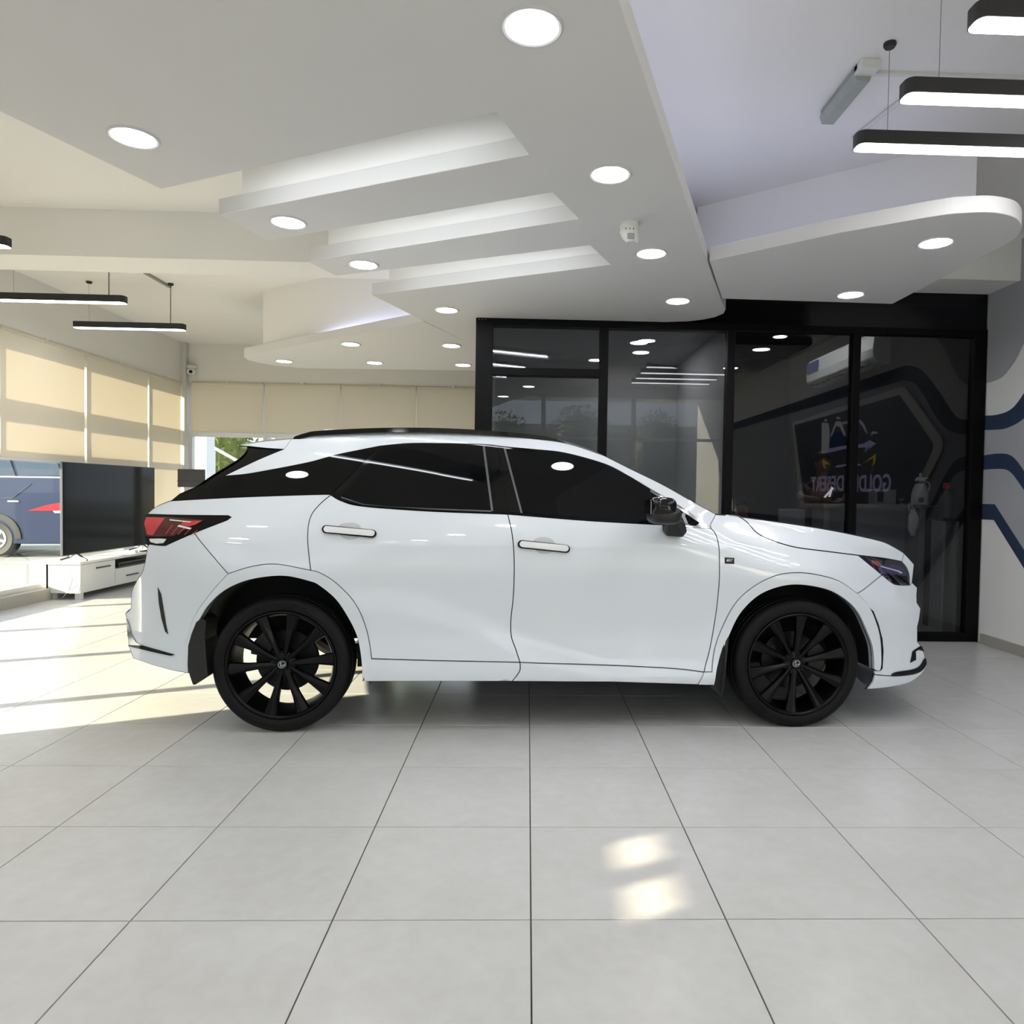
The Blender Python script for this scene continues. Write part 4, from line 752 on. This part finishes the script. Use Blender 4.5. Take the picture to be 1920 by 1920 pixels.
WZ=[(.0,.88),(.10,.905),(.20,.932),(.27,.944),(.34,.932),(.52,.910),(.72,.925),(.90,.943),(1.0,.942),(1.08,.922),(1.15,.890),(1.22,.855),(1.36,.788),(1.50,.705),(1.60,.632),(1.68,.535),(1.76,.42),(1.9,.2)]
def _mk(P):
    n=len(P); m=[]
    for i in range(n):
        if i==0: m.append((P[1][1]-P[0][1])/(P[1][0]-P[0][0]))
        elif i==n-1: m.append((P[-1][1]-P[-2][1])/(P[-1][0]-P[-2][0]))
        else:
            a=(P[i][1]-P[i-1][1])/(P[i][0]-P[i-1][0]); b=(P[i+1][1]-P[i][1])/(P[i+1][0]-P[i][0])
            m.append(0 if a*b<=0 else 2*a*b/(a+b))
    return m
WM=_mk(WZ)
def prof(z):
    z=min(max(z,WZ[0][0]),WZ[-1][0]-1e-6)
    for i in range(len(WZ)-1):
        if z<WZ[i+1][0]: break
    h=WZ[i+1][0]-WZ[i][0]; t=(z-WZ[i][0])/h
    return (2*t**3-3*t*t+1)*WZ[i][1]+(t**3-2*t*t+t)*h*WM[i]+(-2*t**3+3*t*t)*WZ[i+1][1]+(t**3-t*t)*h*WM[i+1]
def sst(a,b,x):
    t=min(max((x-a)/(b-a),0),1); return t*t*(3-2*t)
def W(x,z):
    w=prof(z)
    bz=sst(.15,.45,z)*(1-sst(.85,1.05,z))
    w+=.032*math.exp(-((x+1.41)/.42)**2)*bz+.026*math.exp(-((x-1.41)/.42)**2)*bz
    if -1.2<x<1.25:
        zl=.80-.42*sst(-1.0,.5,x); w+=.022*sst(0,.15,zl-z)*sst(.22,.36,z)*sst(-1.2,-.9,x)*(1-sst(.9,1.25,x))
    t=max(0,(x-1.5)/.9); w-=.20*t**2.3
    t=max(0,(-1.75-x)/.65); w-=.20*t**2.2
    hi=min(max((z-1.0)/.7,0),1)**1.3
    t=max(0,(-.6-x)/1.4); w-=.08*hi*t**1.5
    if x>.6:
        zc=1.20 if x<.95 else (1.20-.12*(x-.95)/.6 if x<1.55 else 1.08-.30*(x-1.55)/.65)
        w-=.15*sst(zc-.32,zc+.04,z)**1.5*sst(.6,1.3,x)
    return w
# ------------------------------------------------------------------ the white car
CARP = mat('pearl_paint', rgb(220, 226, 234), .30, coat=1, noise=.004, nscale=2)
GLB = mat('gloss_black', rgb(8, 8, 9), .06, noise=.1, spec=.35); CGL = mat('privacy_glass', rgb(5, 6, 7), .02, noise=.05, spec=.28)
MTB = mat('textured_black', rgb(17, 17, 17), .5, noise=.12, nscale=60); CHR = mat('dark_chrome', rgb(170, 172, 176), .12, 1, noise=.02); GAP = mat('gap_black', rgb(8, 8, 8), .8, noise=.1)
RIMB = mat('rim_black', rgb(4, 4, 5), .32, noise=.06, spec=.2); RUB = mat('tyre_rubber', rgb(9, 9, 10), .65, noise=.12, nscale=40, bump=.05, spec=.25); DISC = mat('brake_steel', rgb(20, 20, 22), .4, .6, noise=.1, nscale=30)
REDL = mat('red_lens', rgb(72, 4, 9), .06, coat=1, noise=.5, nscale=30); REDH = mat('red_hot_lens', rgb(196, 52, 64), .08, coat=1, noise=.3, nscale=40); WHL = mat('clear_lens', rgb(226, 226, 226), .1, coat=1, noise=.1, nscale=40)
LAMPD = mat('headlamp_glass', rgb(26, 26, 32), .05, coat=1, noise=.3, nscale=20); LAMPV = mat('headlamp_reflector', rgb(84, 80, 112), .12, .6, noise=.35, nscale=35); LAMP_GLINT = mat('lamp_glint_paint', rgb(178, 172, 206), .1, noise=.2, nscale=40); AMB = mat('amber_reflector', rgb(140, 74, 56), .2, coat=1, noise=.3, nscale=40); SILV = mat('handle_silver', rgb(236, 237, 240), .15, 0, coat=1, noise=.02)
CUPM = mat('handle_cup', rgb(196, 199, 203), .25, coat=1, noise=.02)
car = thing('car', 'white crossover car with black wheels and black tinted glass, side-on on the tiles', 'car', (.0810, 4.7999, 0), math.radians(2.711))
def resample(P, step):
    out = [P[0]]
    for a, b in zip(P[:-1], P[1:]):
        d = math.dist(a, b); n = max(1, int(d/step+.5)); out += [(a[0]+(b[0]-a[0])*k/n, a[1]+(b[1]-a[1])*k/n) for k in range(1, n+1)]
    return out
def curve(name):
    rev = name[0] == '-'; s, P = CV[name.lstrip('-')]
    if s and len(P) > 2: P = smooth_poly(P, 6, False)
    return P[::-1] if rev else list(P)
def loop(*names):
    out = []
    for n in names:
        for p in curve(n):
            if not out or math.dist(p, out[-1]) > .0015: out.append(p)
    while math.dist(out[0], out[-1]) < .0015: out.pop()
    return out
def overlay(name):
    s, P = OV[name]; return smooth_poly(P, 4) if s else list(P)
def area(P): return .5*sum(P[i-1][0]*P[i][1]-P[i][0]*P[i-1][1] for i in range(len(P)))
def inset(P, d):
    if area(P) < 0: P = P[::-1]
    n = len(P); out = []
    for i in range(n):
        a, b, c = Vector(P[i-1]), Vector(P[i]), Vector(P[(i+1) % n])
        u, v = (b-a).normalized(), (c-b).normalized(); n1, n2 = Vector((-u.y, u.x)), Vector((-v.y, v.x)); m = n1+n2
        k = m.length_squared
        m = n1 if k < .15 else m*(2/k)
        if m.length > 2.2: m = m.normalized()*2.2
        q = b+m*d; out.append((q.x, q.y))
    return out
def inside(p, P):
    x, y = p; r = False; n = len(P); j = n-1
    for i in range(n):
        xi, yi = P[i]; xj, yj = P[j]
        if (yi > y) != (yj > y) and x < (xj-xi)*(y-yi)/(yj-yi)+xi: r = not r
        j = i
    return r
def dist_edge(p, P):
    m = 9; x, y = p; n = len(P)
    for i in range(n):
        ax, ay = P[i-1]; bx, by = P[i]; dx, dy = bx-ax, by-ay; l = dx*dx+dy*dy
        t = 0 if l < 1e-12 else max(0, min(1, ((x-ax)*dx+(y-ay)*dy)/l)); q = (x-ax-t*dx)**2+(y-ay-t*dy)**2
        if q < m: m = q
    return math.sqrt(m)
class Surf:
    def __init__(s): s.v = []; s.f = []; s.n = []; s.far = None
    def add(s, v, n, f):
        k = len(s.v); s.v += v; s.n += n; s.f += [tuple(i+k for i in q) for q in f]
    def both(s, v, n, f, mirror=True):
        s.add(v, n, f)
        if mirror:
            s.far = s.far or Surf(); s.far.add([(a, -b, c) for a, b, c in v], [(a, -b, c) for a, b, c in n], [q[::-1] for q in f])
    def panel(s, P, off=0, gap=.0027, grid=.035, lip=.014, mirror=True, swell=0, depth=0):
        """side-view outline lifted on to the flank; swell rounds the piece outwards from its border"""
        P = inset(P, gap) if gap else (P if area(P) > 0 else P[::-1])
        P = resample(P+[P[0]], min(grid*1.2, .04))[:-1]; n = len(P); pts = [Vector(p) for p in P]
        x0, x1 = min(p[0] for p in P), max(p[0] for p in P); z0, z1 = min(p[1] for p in P), max(p[1] for p in P)
        r = 0; z = z0+grid*.4
        while z < z1:
            x = x0+grid*(.3+.5*(r % 2))
            while x < x1:
                if inside((x, z), P) and dist_edge((x, z), P) > grid*.38: pts.append(Vector((x, z)))
                x += grid
            z += grid*.87; r += 1
        V, E, F, OVV, _, _ = delaunay_2d_cdt(pts, [(i, (i+1) % n) for i in range(n)], [], 0, 1e-6)
        vs, ns = [], []
        for q in V:
            o = off
            if swell:
                d = dist_edge(q, P); o += swell*(1-(1-min(1, d/depth))**2)
            vs.append((q.x, -(W(q.x, q.y)+o), q.y)); e = .004
            nx, nz = -(W(q.x+e, q.y)-W(q.x-e, q.y))/(2*e), -(W(q.x, q.y+e)-W(q.x, q.y-e))/(2*e)
            v = Vector((nx, -1, nz)).normalized()
            ns.append(tuple(v))
        fs = []
        for t in F:
            c = sum((V[i] for i in t), Vector((0, 0)))/len(t)
            if inside(c, P):
                a, b, d = (V[i] for i in t[:3])
                fs.append(tuple(t) if (b-a).cross(d-a) > 0 else tuple(t)[::-1])
        s.both(vs, ns, fs, mirror)
        if lip:
            lv, ln = [], []
            for i, p in enumerate(P):
                y = -(W(*p)+off); a, c = Vector(P[i-1]), Vector(P[(i+1) % n]); u = (c-a).normalized()
                lv += [(p[0], y, p[1]), (p[0], y+lip, p[1])]; ln += [(u.y, 0, -u.x)]*2
            s.both(lv, ln, [(2*i, 2*i+1, 2*((i+1) % n)+1, 2*((i+1) % n)) for i in range(n)], mirror)
    def strip(s, P, dx=0, dz=0, n=18, off=0, pw=2):
        P = resample(P, .06); g = []
        for x, z in P:
            h = max(W(x, z)+off, .02)
            g.append([Vector((x+dx*(1-abs(t)**pw), h*t, z+dz*(1-abs(t)**pw))) for t in [-1+2*j/n for j in range(n+1)]])
        m = len(g); vs, ns, fs = [], [], []
        for i in range(m):
            for j in range(n+1):
                a = g[min(i+1, m-1)][j]-g[max(i-1, 0)][j]; b = g[i][min(j+1, n)]-g[i][max(j-1, 0)]
                v = a.cross(b); v = v.normalized() if v.length > 1e-9 else Vector((0, 0, 1))
                vs.append(tuple(g[i][j])); ns.append(v)
        c = Vector((0, 0, .8)); k = sum(1 if (Vector(p)-c).dot(v) > 0 else -1 for p, v in zip(vs, ns))
        if k < 0: ns = [-v for v in ns]
        for i in range(m-1):
            for j in range(n): fs.append((i*(n+1)+j, i*(n+1)+j+1, (i+1)*(n+1)+j+1, (i+1)*(n+1)+j))
        if k >= 0: fs = [f[::-1] for f in fs]
        s.add(vs, [tuple(v) for v in ns], fs)
    def build(s, name, m, parent=None, label=None):
        me = bpy.data.meshes.new(name); me.from_pydata(s.v, [], s.f); me.materials.append(m)
        for p in me.polygons: p.use_smooth = True
        me.normals_split_custom_set_from_vertices(s.n); me.update()
        o = bpy.data.objects.new(name, me); COL.objects.link(o); o.parent = parent or car
        if label: o['label'] = label
        if s.far: s.far.build(name, m, parent)
        return o
def skin_under(P, off):
    s = Surf(); s.panel(inset(P, -.004), off=off, gap=0, grid=.09, lip=0); s.build('inner_skin', GAP)
def body_panel(name, P, m=CARP, strips=(), parent=None, **k):
    s = Surf(); s.panel(P, **k); o = s.build(name, m, parent)
    for a in strips: s = Surf(); s.strip(a[0], **a[1]); s.build(name+'_middle', m, o)
    skin_under(P, -.014); return o
P_rd = loop('belt_r', 'seam_m', '-sill_r', 'aro_a', '-seam_q'); rd = body_panel('rear_door', P_rd)
P_fd = loop('belt_f', 'seam_f', '-sill_f', '-seam_m'); fd = body_panel('front_door', P_fd)
body_panel('front_fender', loop('-seam_f', 'fender_top', 'hood_seam', '-lamp_low', 'bump_seam', 'afo_a'), gap=.0033)
body_panel('hood', loop('hood_crest', 'hood_front', '-lamp_top', '-hood_seam'), strips=[(curve('hood_crest'), dict(dz=-.012, pw=4))], gap=.0033)
body_panel('grille_surround', loop('nose', 'nose_bot', '-lamp_front', '-hood_front'), strips=[(curve('nose'), dict(dx=.14))])
hl = body_panel('headlamp', loop('lamp_top', 'lamp_front', 'lamp_bot', 'lamp_low'), LAMPD, gap=.001)
fb = body_panel('front_bumper', loop('-nose_bot', 'bump_nose', 'bump_low', 'bump_arch', 'afo_b', '-bump_seam', '-lamp_bot'), strips=[(curve('bump_nose'), dict(dx=.16))])
body_panel('front_lip', loop('lip_low', 'lip_arch', '-bump_low'), strips=[(curve('lip_low'), dict(dx=.16))], off=.004)
body_panel('rear_quarter', loop('seam_q', 'aro_b', 'rb_seam', '-tl_low_a', '-tl_top', '-q_rear', '-qglass_bot'))
rb = body_panel('rear_bumper', loop('rb_seam', 'tl_low_b', 'rb_rear', 'rb_rear2', 'rb_bot', '-aro_c'), strips=[(curve('rb_rear')+curve('rb_rear2')+curve('rb_bot')[:3], dict(dx=-.14))])
tl = body_panel('tail_lamp', loop('tl_top', 'tl_low_a', 'tl_low_b', 'tl_rear'), GLB, gap=.001, off=.003)
body_panel('side_sill', loop('sill_r', 'seam_m2', '-sill_bot_r', '-sill_rear'), off=.006)
body_panel('side_sill', loop('sill_f', '-sill_front', '-sill_bot_f', '-seam_m2'), off=.006)
body_panel('roof_side', loop('ro_top_a', 'ro_top_b', '-ro_front', '-ro_bot_b', '-ro_bot_a', '-ro_rear', '-ro_spoil'), gap=.001)
body_panel('spoiler', loop('sp_top', 'ro_spoil', 'sp_bot'), strips=[(curve('sp_top'), dict(dz=.05, dx=-.03))], lip=.05, gap=.001)
body_panel('spoiler_fin', loop('sp_bot2', 'ro_rear', 'fin_front', '-fin_rear'), GLB, gap=.001, off=-.012)
body_panel('quarter_glass', loop('ro_bot_a', 'qg_front', 'qglass_bot', '-fin_front'), CGL, gap=.001, off=-.002)
body_panel('window_frame', loop('ro_bot_b', '-belt_f', '-belt_r', '-qg_front'), GLB, gap=.001, off=-.004)
s = Surf(); s.strip(curve('ro_top_a'), dz=.055); s.build('roof', CARP)
s = Surf(); s.strip(curve('ro_top_b'), dz=.004, dx=.075, pw=2); s.build('windscreen', CGL)
s = Surf(); s.strip(curve('fin_rear'), dx=-.10); s.build('rear_screen', CGL)
s = Surf(); s.strip(curve('q_rear')+[(-2.172, 1.13), (-2.165, 1.09), (-2.135, 1.0), (-2.126, .985)], dx=-.14); s.build('tailgate', CARP)
def over(name, key, m, off, parent, lip=.01, mirror=True, label=None, **k):
    s = Surf(); s.panel(overlay(key) if isinstance(key, str) else key, off=off, gap=0, lip=lip, mirror=mirror, **k); return s.build(name, m, parent, label)
over('side_window', 'glass_rear', CGL, -.001, None); over('side_window', 'glass_front', CGL, -.001, None); over('corner_window', 'glass_corner', CGL, -.001, None)
over('pillar_cover', 'pillar_a', GLB, .001, None); over('pillar_cover', 'pillar_b', GLB, .001, None)
SEAL = mat('window_seal', rgb(78, 80, 84), .3, noise=.05)
for k in ('seal_r', 'seal_f', 'seal_belt'): over('window_seal', k, SEAL, .0025, None, lip=.004)
over('corner_moulding', 'chrome_corner', CHR, .003, None); over('belt_moulding', 'belt_chrome', GLB, .004, None)
over('vent_trim', 'vent_f', GLB, .006, fb, grid=.02); over('lower_trim', 'trim_f_low', GLB, .008, fb, grid=.02); over('intake', 'trim_f_up', GLB, .004, fb, grid=.02)
over('vent_slit', 'slit_r', MTB, .003, rb, grid=.02); over('lower_trim', 'trim_r_low', GLB, .006, rb, grid=.02); over('chrome_trim', 'trim_r_chrome', CHR, .006, rb, grid=.02)
over('red_lens', 'tl_lens', REDL, .0055, tl, grid=.02); over('bright_lens', 'tl_hot', REDH, .0075, tl, grid=.02); over('reverse_lens', 'tl_white', WHL, .0065, tl, grid=.02); over('bright_lens', 'tl_bright', REDH, .0075, tl, grid=.02)
for q in ([(-2.02, 1.128), (-1.90, 1.118), (-1.905, 1.114), (-2.02, 1.122)], [(-1.96, 1.10), (-1.89, 1.085), (-1.90, 1.078), (-1.97, 1.092)]): over('lamp_line', q, WHL, .0085, tl, grid=.02, lip=.003)
for k in range(5): over('lens_rib', [(-2.03+k*.035, 1.05), (-2.0+k*.035, 1.10-k*.006), (-1.995+k*.035, 1.10-k*.006), (-2.025+k*.035, 1.05)], REDH, .0065, tl, grid=.02, lip=.003)
over('reflector', 'hl_refl', LAMPV, .0015, hl, grid=.02); hx = [p for p in OV['hl_refl'][1]]
def mid(a, b, t): return (a[0]+(b[0]-a[0])*t, a[1]+(b[1]-a[1])*t)
over('painted_glint', [mid(hx[0], hx[7], .35), mid(hx[2], hx[5], .45), mid(hx[3], hx[5], .30), mid(hx[3], hx[5], .55), mid(hx[2], hx[5], .62), mid(hx[0], hx[7], .55)], LAMP_GLINT, .003, hl, grid=.015, lip=.002)  # pale streak painted in as a glint on the reflector
over('amber_reflector', 'hl_amber', AMB, .0015, hl, grid=.02); over('lamp_chamber', 'hl_black', GLB, .002, hl, grid=.02)
for sg in (-1, 1):
    q = [(x, sg*(W(x, z)-.0005), z) for x, z in curve('hood_seam')[2:]]
    obj('bonnet_gap', MB().tube(q, .0021, 6), GAP, car, local=True)
# wheel arches
def arch(name, *names): 
    P = loop(*names); s = Surf(); s.panel(P, off=.008, gap=.001, grid=.03, lip=.09, swell=.012, depth=.05); skin_under(P, -.016); return s.build(name, CARP)
arch('wheel_arch', 'aro_a', 'aro_b', 'aro_c', '-ari')
arch('wheel_arch', 'afo_a', 'afo_bot', '-afi', 'afo_b')
# inner liners, underbody, floor
def liner(name):
    P = resample(curve(name), .05); vs, fs = [], []
    for x, z in P: vs += [(x, -(W(x, z)-.05), z), (x, -.52, z)]
    n = len(P); fs = [(2*i, 2*i+1, 2*i+3, 2*i+2) for i in range(n-1)]; obj('wheel_well', MB().add(vs, fs), GAP, car, local=True); obj('wheel_well', MB().add([(x, -y, z) for x, y, z in vs], [f[::-1] for f in fs]), GAP, car, local=True)
liner('ari'); liner('afi')
for q in ((-.98, .98, -.86, .86, .30, .36), (-2.12, -.98, -.52, .52, .42, 1.0), (.98, 2.05, -.52, .52, .27, .95), (.8, 1.0, -.8, .8, .27, .9), (-1.05, -.95, -.80, .80, .32, .9), (1.80, 1.86, -.72, .72, .24, .7), (-1.95, -1.90, -.72, .72, .42, .8)):
    obj('underbody_panel', MB().box(*q), GAP, car, local=True)
obj('exhaust_pipe', MB().tube([(-1.9, .36, .40), (-1.2, .36, .40), (-.9, .36, .26), (.9, .36, .26)], .035, 10), DISC, car, local=True, smooth=True)
obj('jacking_tab', MB().prism([(-.975, .30), (-.935, .30), (-.965, .245)], -.90, -.87, 'y'), MTB, car, local=True)
# mud flaps
def flap(key, off, d):
    P = overlay(key); mb = MB(); n = len(P); vs = [(x, -(W(x, z)+off), z) for x, z in P]+[(x, -(W(x, z)+off)+d, z) for x, z in P]
    mb.add(vs, [tuple(range(n)), tuple(range(2*n-1, n-1, -1))]+[(i, (i+1) % n, (i+1) % n+n, i+n) for i in range(n)]); obj('mud_flap', mb, MTB, car, local=True, bev=.004)
flap('flap_r', .012, .16); flap('flap_f', .008, .16)
# handles
def handle(door, cup, bar):
    c = over('handle_cup', cup, CUPM, .0015, door, grid=.012, swell=-.0, depth=.03, lip=0)
    s = Surf(); s.panel(overlay(bar.replace('handle', 'hback')), off=.012, gap=0, grid=.012, lip=.022); s.build('handle_shade', GLB, door)  # black backing drawn in place of the shadow line around the grip
    s = Surf(); s.panel(overlay(bar), off=.020, gap=0, grid=.010, lip=.014, swell=.010, depth=.014); s.build('door_handle', SILV, door)
handle(rd, 'cup_r', 'handle_r'); handle(fd, 'cup_f', 'handle_f')
bd = over('badge', 'badge', MTB, .003, None, grid=.01, label='small dark square badge on the front fender')
xs = [p[0] for p in OV['badge'][1]]; zs = [p[1] for p in OV['badge'][1]]; bx0, bz0, bw, bh = min(xs), min(zs), max(xs)-min(xs), max(zs)-min(zs)
over('badge_mark', [(bx0+bw*a, bz0+bh*b) for a, b in ((.16, .42), (.24, .78), (.86, .78), (.80, .62), (.42, .62), (.40, .54), (.74, .54), (.66, .42))], CHR, .0045, bd, grid=.01)
# roof rails, antenna
rail = smooth_poly([(-1.453, 1.588), (-1.384, 1.612), (-1.31, 1.626), (-1.008, 1.648), (-.704, 1.657), (-.395, 1.651), (-.083, 1.630), (.043, 1.610), (.118, 1.583)], 5, False)
for sg in (-1, 1):
    n = len(rail); mb = MB(); vs = []
    for i, (x, z) in enumerate(rail):
        y = -.60*sg; e = .5 if i in (0, n-1) else 1
        vs += [(x, y-.018*sg, z-.014*e-.004), (x, y-.016*sg, z+.008*e), (x, y+.016*sg, z+.008*e), (x, y+.018*sg, z-.014*e-.004)]
    mb.add(vs, [(0, 1, 2, 3), tuple(4*(n-1)+k for k in (3, 2, 1, 0))]+[(4*i+k, 4*i+(k+1) % 4, 4*i+4+(k+1) % 4, 4*i+4+k) for i in range(n-1) for k in range(4)])
    obj('roof_rail', mb, GLB, car, local=True, smooth=True)
obj('antenna_fin', MB().prism([(-1.45, 1.63), (-1.43, 1.686), (-1.40, 1.694), (-1.325, 1.690), (-1.29, 1.65), (-1.28, 1.62)], -.03, .03, 'y'), CARP, car, local=True, bev=.012)
# door mirrors
for sg in (-1, 1):
    mr = obj('side_mirror', MB().sphere((.575, 1.085*sg, 1.232), .070, .118, .056, 26, 16, .62), GLB, car, smooth=True, local=True)
    obj('lower_cap', MB().sphere((.590, 1.080*sg, 1.188), .084, .120, .046, 26, 14, .66), MTB, mr, smooth=True, local=True)
    obj('mirror_glass', MB().prism([(1.0*sg, 1.20), (1.15*sg, 1.20), (1.15*sg, 1.265), (1.0*sg, 1.265)], .5035, .507, 'x'), CHR, mr, local=True)
    mb = MB(); r0 = [(.624, 1.126), (.625, 1.10), (.643, 1.074), (.7265, 1.069), (.750, 1.0986), (.740, 1.142), (.7155, 1.1655), (.653, 1.153)]
    vs = [(x, .86*sg, z) for x, z in r0]+[(x, .965*sg, z) for x, z in r0]+[(x*.55+.275, 1.03*sg, z*.5+.60) for x, z in r0]
    mb.add(vs, [tuple(range(8)), tuple(range(23, 15, -1))]+[(k*8+i, k*8+(i+1) % 8, k*8+8+(i+1) % 8, k*8+8+i) for k in range(2) for i in range(8)]); obj('mirror_foot', mb, MTB, mr, local=True, bev=.008)
# wheels
LET = {}
def make_wheel(x, y, z, sg, rot, first=None):
    """sg = -1 for the near side (outer face towards -y)"""
    fl_ = lambda mb: mb if sg < 0 else flip(mb)
    def flip(mb): mb.v = [(a, -b, c) for a, b, c in mb.v]; mb.f = [f[::-1] for f in mb.f]; return mb
    ty = [(.287, -.100), (.296, -.112), (.318, -.1175), (.338, -.114), (.352, -.104), (.359, -.090), (.3625, -.072), (.3625, -.052), (.356, -.050), (.356, -.042), (.3635, -.040), (.3635, -.006), (.357, -.004), (.357, .004), (.3635, .006), (.3635, .04), (.356, .042), (.356, .05), (.3625, .052), (.3625, .072), (.352, .104), (.318, .1175), (.287, .100)]
    wh = obj('wheel', fl_(MB().lathe([(.284, -.100), (.289, -.107), (.2875, -.112), (.280, -.113), (.274, -.108), (.270, -.096), (.258, -.060), (.256, .075), (.280, .098), (.284, .10), (.262, .0)], 64, (0, 0, 0), 'y', closed=True)), RIMB, car, smooth=True, local=True); wh.location = (x, y, z)
    obj('tyre', fl_(MB().lathe(ty, 72, (0, 0, 0), 'y', closed=True)), RUB, wh, smooth=True, local=True)
    for k in range(10):
        a = rot+2*PI*k/10; ca, sa = math.cos(a), math.sin(a); tw = .25*(1 if k % 2 else -1)
        st = [(.035, .016, -.078, .010), (.10, .016, -.086, .009), (.18, .022, -.094, .010), (.235, .031, -.100, .013), (.276, .038, -.106, .016)]
        vs = []
        for r, hw, yy, rg_ in st:
            for dt, dy in ((-hw, .034), (-hw*.92, .010), (-rg_*.6+tw*hw, 0), (rg_*.6+tw*hw, 0), (hw*.92, .010), (hw, .034)): vs.append((r*ca-dt*sa, yy+dy, r*sa+dt*ca))
        fs = [(i*6+j, i*6+j+1, i*6+7+j, i*6+6+j) for i in range(4) for j in range(5)]+[(i*6+5, i*6, i*6+6, i*6+11) for i in range(4)]+[tuple(range(5, -1, -1)), tuple(24+j for j in range(6))]
        obj('spoke', fl_(MB().add(vs, fs)), RIMB, wh, local=True, bev=.0025)
    obj('hub', fl_(MB().lathe([(.0, -.076), (.05, -.076), (.066, -.068), (.070, -.045), (.070, .02), (0, .02)], 32, (0, 0, 0), 'y')), RIMB, wh, smooth=True, local=True)
    for k in range(5): 
        a = rot+.31+2*PI*k/5; obj('lug_nut', fl_(MB().lathe([(.0, -.078), (.009, -.078), (.010, -.07), (.010, -.06)], 6, (.052*math.cos(a), 0, .052*math.sin(a)), 'y')), DISC, wh, local=True)
    cap = obj('hub_cap', fl_(MB().lathe([(.0, -.090), (.026, -.089), (.030, -.084), (.030, -.07)], 28, (0, 0, 0), 'y')), GLB, wh, smooth=True, local=True)
    if sg < 0:
        q = .5; E1 = [(.0215*math.cos(t), .0175*math.sin(t)) for t in [2*PI*i/28 for i in range(28)]]; E2 = [(.0180*math.cos(t), .0142*math.sin(t)) for t in [2*PI*i/28 for i in range(28)]]
        vs, fs = [], []
        for a, b in zip(E1, E2):
            for p in (a, b): vs.append((p[0]*math.cos(q)-p[1]*math.sin(q), -.0915, p[0]*math.sin(q)+p[1]*math.cos(q)))
        fs = [(2*i, 2*i+1, (2*i+3) % 56, (2*i+2) % 56) for i in range(28)]
        mk = MB().add(vs, fs); L_ = [(-.002, .014), (.004, .012), (-.006, -.003), (.015, -.006), (.013, -.0105), (-.013, -.007)]
        L_ = [(a*math.cos(q)-b*math.sin(q), a*math.sin(q)+b*math.cos(q)) for a, b in L_]; mk.prism(L_, -.0925, -.0895, 'y'); obj('emblem', mk, CHR, wh, local=True)
        for i, c in enumerate('DUNLOP'):
            g = LET.get(c) or LET.setdefault(c, text_mesh(c, .042, .0012)); gx = [v[0] for v in g.v]; mx = (min(gx)+max(gx))/2; a = (PI/2+.40-.16*i)+(0 if x < 0 else PI*.83)
            obj('tyre_letter', MB().add([((.308+v[1])*math.cos(a)+(v[0]-mx)*math.sin(a), -.1185-v[2], (.308+v[1])*math.sin(a)-(v[0]-mx)*math.cos(a)) for v in g.v], g.f), RUB, wh, local=True)
    obj('brake_disc', fl_(MB().lathe([(.07, .012), (.165, .012), (.168, .018), (.168, .034), (.165, .04), (.07, .04)], 40, (0, 0, 0), 'y', closed=True)), DISC, wh, smooth=True, local=True)
    ca_ = [(math.radians(t), r) for t, r in ((-28, .19), (-14, .205), (14, .205), (28, .19), (26, .105), (0, .098), (-26, .105))]; a0 = math.radians(140) if x < 0 else math.radians(5)
    obj('brake_caliper', fl_(MB().prism([(r*math.cos(t+a0), r*math.sin(t+a0)) for t, r in ca_], -.022, .07, 'y')), mat('caliper_grey', rgb(40, 38, 36), .5, .3, noise=.15), wh, local=True, bev=.006)
    return wh
for x, z, rot in ((-1.4235, .3620, .10), (1.4085, .3580, .22)):
    for sg in (-1, 1): make_wheel(x, .8275*sg, z, sg, rot)
